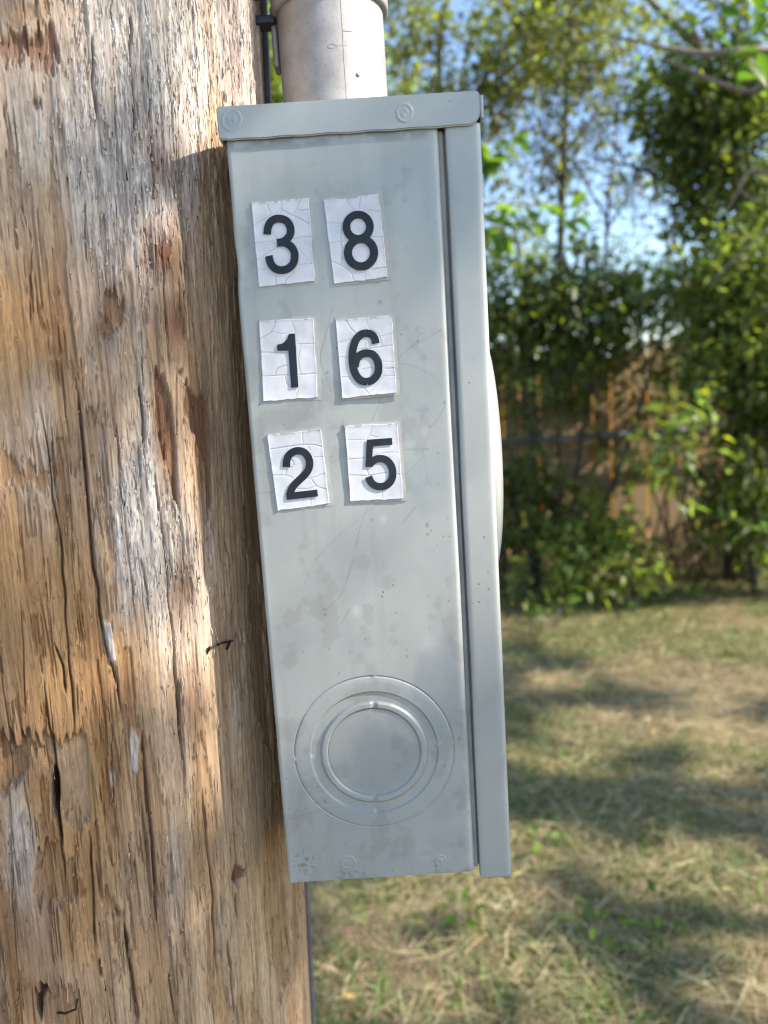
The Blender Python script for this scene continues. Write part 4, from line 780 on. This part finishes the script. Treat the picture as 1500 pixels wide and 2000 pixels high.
plant('tree', 'distant hazy tree low in the sky gap behind the bushes', 'tree', (2.4, 9.5, 0), [E(1150, 530, 9.5, .7, .28, 60), E(1260, 580, 9.5, .8, .4, 110), E(1010, 480, 9.5, .4, .3, 40)], 15, .085, 8, .3, .06, MD, trunk_r=.04, dens=1.8, cut=.45, clump=3)
for q, (x, y, sd) in enumerate(((-3.6, 8.5, 41), (5.4, 9.0, 42), (7.6, 8.5, 43))):
    plant('tree', ['wide green tree far to the left behind the fence', 'broad green tree behind the right end of the hedge', 'farthest right tree behind the fence'][q], 'tree', (x, y, 0), [(x, y, 3.4, 1.4, 1.2, 1.3, 420), (x + .5, y, 4.6, 1.1, 1, .9, 260)], sd, .09, 8, .32, .05, MD, trunk_r=.1)

# bare branches
def branch(label, lines, mat='twig', name='dead_branch', cat='branch'):
    mb = MB(); o0 = at(lines[0][0][0][0], lines[0][0][0][1], lines[0][1])
    for pts, Y, r in lines:
        q = smoothline([at(*a, Y) for a in pts], 4); k = len(q); mb.tube(q, [r * (1 - .6 * i / (k - 1)) for i in range(k)], 6)
    return tag(mb.build(name, M[mat], None, origin=o0, smooth=True), label, cat)
branch('pale forked dead branch leaning at the right edge', [([(1505, 340), (1468, 332), (1440, 375), (1424, 404), (1395, 430)], 4.4, .008), ([(1446, 372), (1470, 390), (1500, 396)], 4.4, .005)])
branch('pale bare branch slanting across the bushes at right', [([(1500, 445), (1480, 466), (1430, 510), (1400, 540), (1372, 558)], 4.3, .0075)])
branch('dark thin branch crossing the open sky from the right', [([(1345, 364), (1300, 352), (1240, 325), (1200, 318), (1140, 300)], 5.6, .016), ([(1225, 322), (1190, 270), (1150, 225)], 5.6, .007)], 'bark')

# ------------------------------------------------------------------ near overhanging trees with separate leaves
def leaf_mesh(k):
    r = random.Random(k); n = 7; V = []; 
    for i in range(n + 1):
        u = i / n; wd = .5 * .42 * (sin(pi * u**.8)**.9) * (1 if i not in (0, n) else 0); z = -.16 * u * u
        V += [(-wd, u, z + wd * .35), (0, u, z), (wd, u, z + wd * .35)]
    Fs = []
    for i in range(n): a = 3 * i; Fs += [(a, a + 1, a + 4, a + 3), (a + 1, a + 2, a + 5, a + 4)]
    me = bpy.data.meshes.new('leaf'); me.from_pydata(V, [], Fs)
    c_ = np.array([(.10, .17, .03), (.15, .22, .04), (.065, .115, .024)][k]); a = me.attributes.new('col', 'FLOAT_COLOR', 'POINT')
    a.data.foreach_set('color', np.tile(np.append(c_, 1), len(V)).astype(np.float32)); me.materials.append(M['leaf']); me.polygons.foreach_set('use_smooth', np.ones(len(me.polygons), bool)); return me
LM = [leaf_mesh(k) for k in range(3)]
def put_leaf(th, pos, d, size, rng, k=None):
    d = Vector(d).normalized(); up = Vector((rng.gauss(0, .4), rng.gauss(0, .4), 1)); x = d.cross(up).normalized(); z = x.cross(d)
    o = bpy.data.objects.new('leaf', LM[rng.randrange(3) if k is None else k]); C.objects.link(o); o.parent = th
    m = Matrix((x, d, z)).transposed().to_4x4() @ Matrix.Diagonal((size * rng.uniform(.85, 1.1), size, size, 1)); m.translation = Vector(pos) - Vector(ORG[th.name]); o.matrix_local = m
def leafy_tree(label, base, trunk, twigs, leafsize, n_per, seed, r0=.04, drop=.5):
    th = empty('young_tree', base); tag(th, label, 'tree'); rng = random.Random(seed); mb = MB()
    for pts, r in trunk:
        q = smoothline([np.array(a) for a in pts], 4); k = len(q); mb.tube(q, [r * (1 - .8 * i / (k - 1)) + .001 for i in range(k)], 7)
    mb.build('trunk', M['twig'], th, smooth=True)
    for pts in twigs:
        q = smoothline([np.array(a) for a in pts], 6)
        for i in range(n_per):
            u = rng.random() * (len(q) - 1.01); a, b = Vector(q[int(u)]), Vector(q[int(u) + 1]); pos = a.lerp(b, u - int(u)); tn = (b - a).normalized()
            d = tn * .5 + Vector((rng.uniform(-1, 1), rng.uniform(-1, 1), rng.uniform(-.7, .5) - drop)); put_leaf(th, pos, d, leafsize * rng.uniform(.7, 1.2), rng)
    return th
A = lambda px, py, Y: tuple(at(px, py, Y))
leafy_tree('young tree leaning in from the right with long glossy leaves', (1.75, 2.3, 0), [([(1.75, 2.3, 0), (1.78, 2.3, 1.4), (1.62, 2.25, 2.5), A(1600, 40, 2.2), A(1500, 50, 2.1)], .035), ([A(1600, 40, 2.2), A(1540, 90, 2.15), A(1460, 98, 2.1), A(1380, 104, 2.15), A(1320, 97, 2.2), A(1250, 82, 2.25), A(1188, 70, 2.3)], .011), ([A(1540, 95, 2.2), A(1480, 175, 2.5), A(1412, 165, 2.5), A(1350, 138, 2.5), A(1300, 116, 2.5)], .010)],
           [[A(1500, 50, 2.1), A(1450, 70, 2.1), A(1400, 80, 2.1)], [A(1540, 60, 2.1), A(1470, 110, 2.1), A(1440, 160, 2.1)], [A(1520, 20, 2.1), A(1440, 30, 2.1)]], .085, 5, 3, drop=.0)
# slim vine-like sapling whose leaves show beside the box
leafy_tree('slim sapling with yellow-green leaves just right of the box', (.22, 3.6, 0), [([(.22, 3.6, 0), (.24, 3.6, 1.2), (.25, 3.6, 2.0), A(900, 300, 3.5)], .016), ([(.25, 3.6, 1.9), A(880, 400, 3.5), A(944, 398, 3.5), A(1050, 400, 3.5), A(1156, 402, 3.5)], .009), ([A(900, 330, 3.5), A(960, 270, 3.5), A(1010, 260, 3.5)], .006)],
           [[A(940, 405, 3.5), A(1040, 410, 3.5), A(1150, 410, 3.5)], [A(940, 425, 3.5), A(1040, 435, 3.5), A(1140, 425, 3.5)], [A(940, 320, 3.5), A(985, 285, 3.5), A(1015, 265, 3.5)], [A(935, 280, 3.5), A(955, 330, 3.5)], [A(935, 450, 3.5), A(990, 470, 3.5)]], .095, 15, 5, drop=.35)

# ------------------------------------------------------------------ shade trees that throw the dapple
def shade_tree(label, x, y, seed, zs, n, R_, cut, clump, gaps):
    plant('shade_tree', label, 'tree', (x, y, 0), [(x, y, zs, R_, R_, 1.2, n), (x - .6, y + .2, zs + .8, R_ * .8, R_ * .8, 1.0, n // 2)], seed, .13, 9, .5, .10, MD, trunk_r=.16, twig_every=6, dens=1, cut=cut, clump=clump, gaps=gaps)
GL = [(on_ground(px, py), r_) for px, py, r_ in ((1180, 1430, .17), (1100, 1570, .10), (900, 1740, .13), (960, 1760, .08), (760, 1920, .13), (700, 1780, .09), (1010, 1650, .09), (1250, 1250, .30), (1420, 1230, .40), (1100, 1215, .22), (1480, 1300, .35), (1330, 1310, .22),  # places meant to be sunlit; the crown is cut open along their rays
      (1400, 1560, .12), (1480, 1460, .16), (1290, 1600, .10), (1440, 1750, .10), (1180, 1690, .07), (1000, 1480, .09), (1500, 1900, .10), (1080, 1330, .10), (1350, 1430, .12), (900, 1880, .06), (1340, 1680, .08))]
GL += [(at(1230, 1080, 5.2), .22), (at(1340, 860, 4.8), .25), (at(1100, 900, 6.0), .22), (at(1040, 760, 6.0), .2), (at(1450, 600, 5.0), .3), (at(1380, 180, 5.5), .2), (at(1060, 1000, 6.0), .15), (at(1230, 800, 6.1), .15), (at(1470, 90, 2.1), .2), (at(1050, 400, 3.5), .3)]
GF = [((.052, .4, 1.475), .07), ((.052, .4, 1.420), .06), ((.034, .4, 1.552), .036), ((.030, .4, 1.522), .03), ((.003, .47, 1.70), .055), ((.030, .4, 1.372), .016), ((-.005, .47, 1.76), .05)]  # same for box and conduit: crown openings added to let sun reach them
rg_ = random.Random(21)
GL = [(a_, b_ * 1.35) for a_, b_ in GL] + [(np.array([rg_.uniform(-.3, 3.2), rg_.uniform(1.5, 5.0), 0]), rg_.uniform(.05, .11)) for _ in range(150)]
GL += [(at(530, 120, 6.9), .5), (at(1000, 750, 6.0), .12), (at(1080, 930, 6.0), .14), (at(1400, 720, 5.0), .2), (at(1180, 640, 5.7), .2)]
shade_tree('large spreading shade tree beside the lawn to the right', 7.3, .7, 61, 5.0, 2300, 3.0, .42, 3.4, GL + GF)
plant('shade_tree', 'smaller leafy tree right of the camera that shades the meter box', 'tree', (3.7, -2.6, 0), [(2.2, -.30, 3.25, .85, .80, .40, 340), (2.8, -.50, 3.8, .9, .9, .5, 220)], 63, .075, 10, .25, .06, MD, twig_every=9, dens=.58, cut=.2, clump=2, gaps=GF,
      limbs=[([(3.7, -2.6, 0), (3.7, -2.5, 2), (3.5, -2.1, 3.4), (3.1, -1.6, 4.3)], .06), ([(3.5, -2.1, 3.4), (3.1, -1.7, 3.9), (2.6, -1.5, 4.0)], .02)])

# ------------------------------------------------------------------ lawn: straw, green blades, weeds, leaves
def blades(name, n, seed, xr, yr, dens, hlen, lift, wd, base, var, bend, curl=.3):
    rng = np.random.default_rng(seed); x = rng.uniform(*xr, n); y = yr[0] + (yr[1] - yr[0]) * rng.random(n)**1.5
    keep = rng.random(n) < dens(x, y); x = x[keep]; y = y[keep]; n = len(x)
    L = rng.uniform(*hlen, n)[:, None]; a = rng.uniform(0, 2 * pi, n); el = rng.uniform(*lift, n); d = np.column_stack([np.cos(a) * np.cos(el), np.sin(a) * np.cos(el), np.sin(el)])
    sd = np.column_stack([-np.sin(a), np.cos(a), 0 * a + rng.normal(0, .4, n)]) * (wd * rng.uniform(.6, 1.3, n))[:, None]
    p0 = np.column_stack([x, y, rng.uniform(.004, .03, n) * (1 if bend < .5 else .1) + (.06 * np.clip(fbm(x * 5 + 60, y * 5 + 60, 88, 2) - .42, 0, 1) if bend < .5 else 0)]); bn = rng.normal(0, curl, (n, 3)) * L * .5; bn[:, 2] = -bend * L[:, 0] * .3
    p1 = p0 + d * L * .5 + bn * .25; p2 = p0 + d * L + bn
    p1[:, 2] = np.maximum(p1[:, 2], .005); p2[:, 2] = np.maximum(p2[:, 2], .003)
    V = np.stack([p0 - sd, p0 + sd, p1 + sd, p1 - sd, p2], 1).reshape(-1, 3); k = np.arange(n)[:, None] * 5
    F3 = np.concatenate([k + np.array([[0, 1, 2]]), k + np.array([[0, 2, 3]]), k + np.array([[3, 2, 4]])], 1).reshape(-1, 3)
    b = np.array(base); pick = rng.integers(0, len(b), n); col = b[pick] * np.exp(rng.normal(0, var, (n, 1)))
    return mesh_obj(name, V, F3, M['blade'], colors=np.clip(np.repeat(col, 5, 0), .01, .8))
vis = lambda x, y: np.where((x > -.5 - .12 * y) & (x < .62 * y + .6), 1.0, .25)
GRN = [(on_ground(px, py), r_) for px, py, r_ in ((1120, 1240, .5), (1050, 1260, .35), (1240, 1210, .4), (930, 1800, .16), (900, 1870, .14), (1170, 1880, .15), (1010, 1700, .12), (1310, 1800, .14), (1000, 1960, .2), (1200, 1960, .2), (660, 1950, .12), (1040, 1420, .2), (1130, 1480, .2))]
def green_at(x, y):
    g = sst(.42, .62, fbm(x * 1.9 + 3, y * 1.9 + 3, 14, 3)) * .9
    for q, r_ in GRN: g = np.maximum(g, np.exp(-(((x - q[0])**2 + (y - q[1])**2) / (r_ * r_))) * 1.2)
    g = g * (1 - .8 * np.exp(-(((x + .02) / .3)**2 + ((y - 1.95) / .35)**2)))
    return np.clip(g * (.4 + 1.2 * vn(x * 14 + 70, y * 14 + 70, 19)), 0, 1)
tag(blades('dry_grass', 180000, 5, (-2.5, 4.5), (.9, 5.9), lambda x, y: vis(x, y) * (.55 + .45 * (fbm(x * 1.7 + 9, y * 1.7 + 9, 4, 2) > .47)) * (1 - .85 * np.exp(-(((x + .02) / .32)**2 + ((y - 1.95) / .35)**2))), (.05, .19), (-.10, .28), .0009, [(.48, .39, .23), (.56, .47, .30), (.38, .29, .16), (.26, .18, .10)], .22, .2, .45), 'matted straw-coloured dry grass clippings covering the lawn', 'grass', kind='stuff')
tag(blades('green_grass', 130000, 6, (-2.5, 4.5), (.9, 5.9), lambda x, y: vis(x, y) * green_at(x, y), (.04, .11), (.5, 1.4), .0022, [(.10, .155, .035), (.14, .19, .05), (.075, .12, .03)], .25, .6, .5), 'sparse green grass blades growing through the dry clippings', 'grass', kind='stuff')
def weed(px, py, label, n, size, seed, hgt):
    g = on_ground(px, py); th = empty('weed_plant', (g[0], g[1], 0)); tag(th, label, 'weed'); rng = random.Random(seed); mb = MB()
    for k in range(n):
        a = 2 * pi * k / n + rng.uniform(-.4, .4); L = hgt * rng.uniform(.5, 1.1); tip = (g[0] + cos(a) * L * .5, g[1] + sin(a) * L * .5, L)
        mb.tube([(g[0], g[1], 0), (g[0] + cos(a) * L * .2, g[1] + sin(a) * L * .2, L * .6), tip], [.002, .0016, .001], 5)
        put_leaf(th, tip, (cos(a), sin(a), rng.uniform(-.1, .5)), size * rng.uniform(.7, 1.2), rng, k % 2)
    mb.build('stem', M['leaf'], th) if False else mb.build('stem', M['twig'], th)
weed(905, 1815, 'bright broad-leaved weed in the lawn just below the box', 9, .055, 1, .07)
weed(1062, 1675, 'small green weed right of the lower box corner', 7, .06, 2, .06)
weed(1170, 1860, 'upright dark green weed in the lower right lawn', 8, .06, 3, .11)
weed(1290, 1830, 'narrow green weed nearer the right edge of the lawn', 7, .05, 4, .09)
weed(1080, 1240, 'large green weed clump at the back of the lawn by the hedge', 16, .09, 5, .20)
weed(1240, 1200, 'pale green weed clump at the hedge foot', 12, .08, 6, .16)
lf = []
for k, (c_, nm) in enumerate((((.48, .31, .05), 'yellow'), ((.36, .19, .06), 'orange'), ((.28, .13, .09), 'reddish'))):
    t = NT('fallen_leaf_' + nm); m_ = t.set(t.ramp(t.noise(40, 3), [(.3, tuple(.75 * v for v in c_)), (.7, c_)]), .6); me = LM[0].copy(); me.materials.clear(); me.materials.append(m_); lf.append(me)
FL = [(815, 1826, 0, 'small yellow fallen leaf on the grass below the box corner'), (975, 1892, 1, 'orange fallen leaf low in the lawn between two weeds'), (1280, 1442, 1, 'orange fallen leaf at mid lawn to the right'), (1358, 1516, 0, 'yellow fallen leaf at the right of the middle lawn'), (1355, 1303, 2, 'reddish fallen leaf high on the lawn at right'), (668, 1842, 2, 'reddish fallen leaf beside the pole foot'),
      (672, 1968, 0, 'yellow fallen leaf at the bottom by the pole'), 
      (1010, 1185, 2, 'reddish fallen leaf at the hedge foot next to the box'), (1100, 1180, 1, 'orange fallen leaf at the hedge foot near centre'), (1310, 1180, 2, 'reddish fallen leaf at the hedge foot to the right'), (1190, 1175, 2, 'reddish fallen leaf in the middle of the hedge foot')]
rl_ = random.Random(9)
for px, py, k, lab in FL:
    g = on_ground(px, py); o = bpy.data.objects.new('fallen_leaf', lf[k]); C.objects.link(o); s = rl_.uniform(.03, .045) * (1 if py > 1400 else 1.5); o.scale = (s * 1.3, s, s)
    o.location = (g[0], g[1], .035); o.rotation_euler = (rl_.uniform(-.3, .3), rl_.uniform(-.3, .3), rl_.uniform(0, 6.28)); tag(o, lab, 'leaf', 'fallen leaves on the lawn')
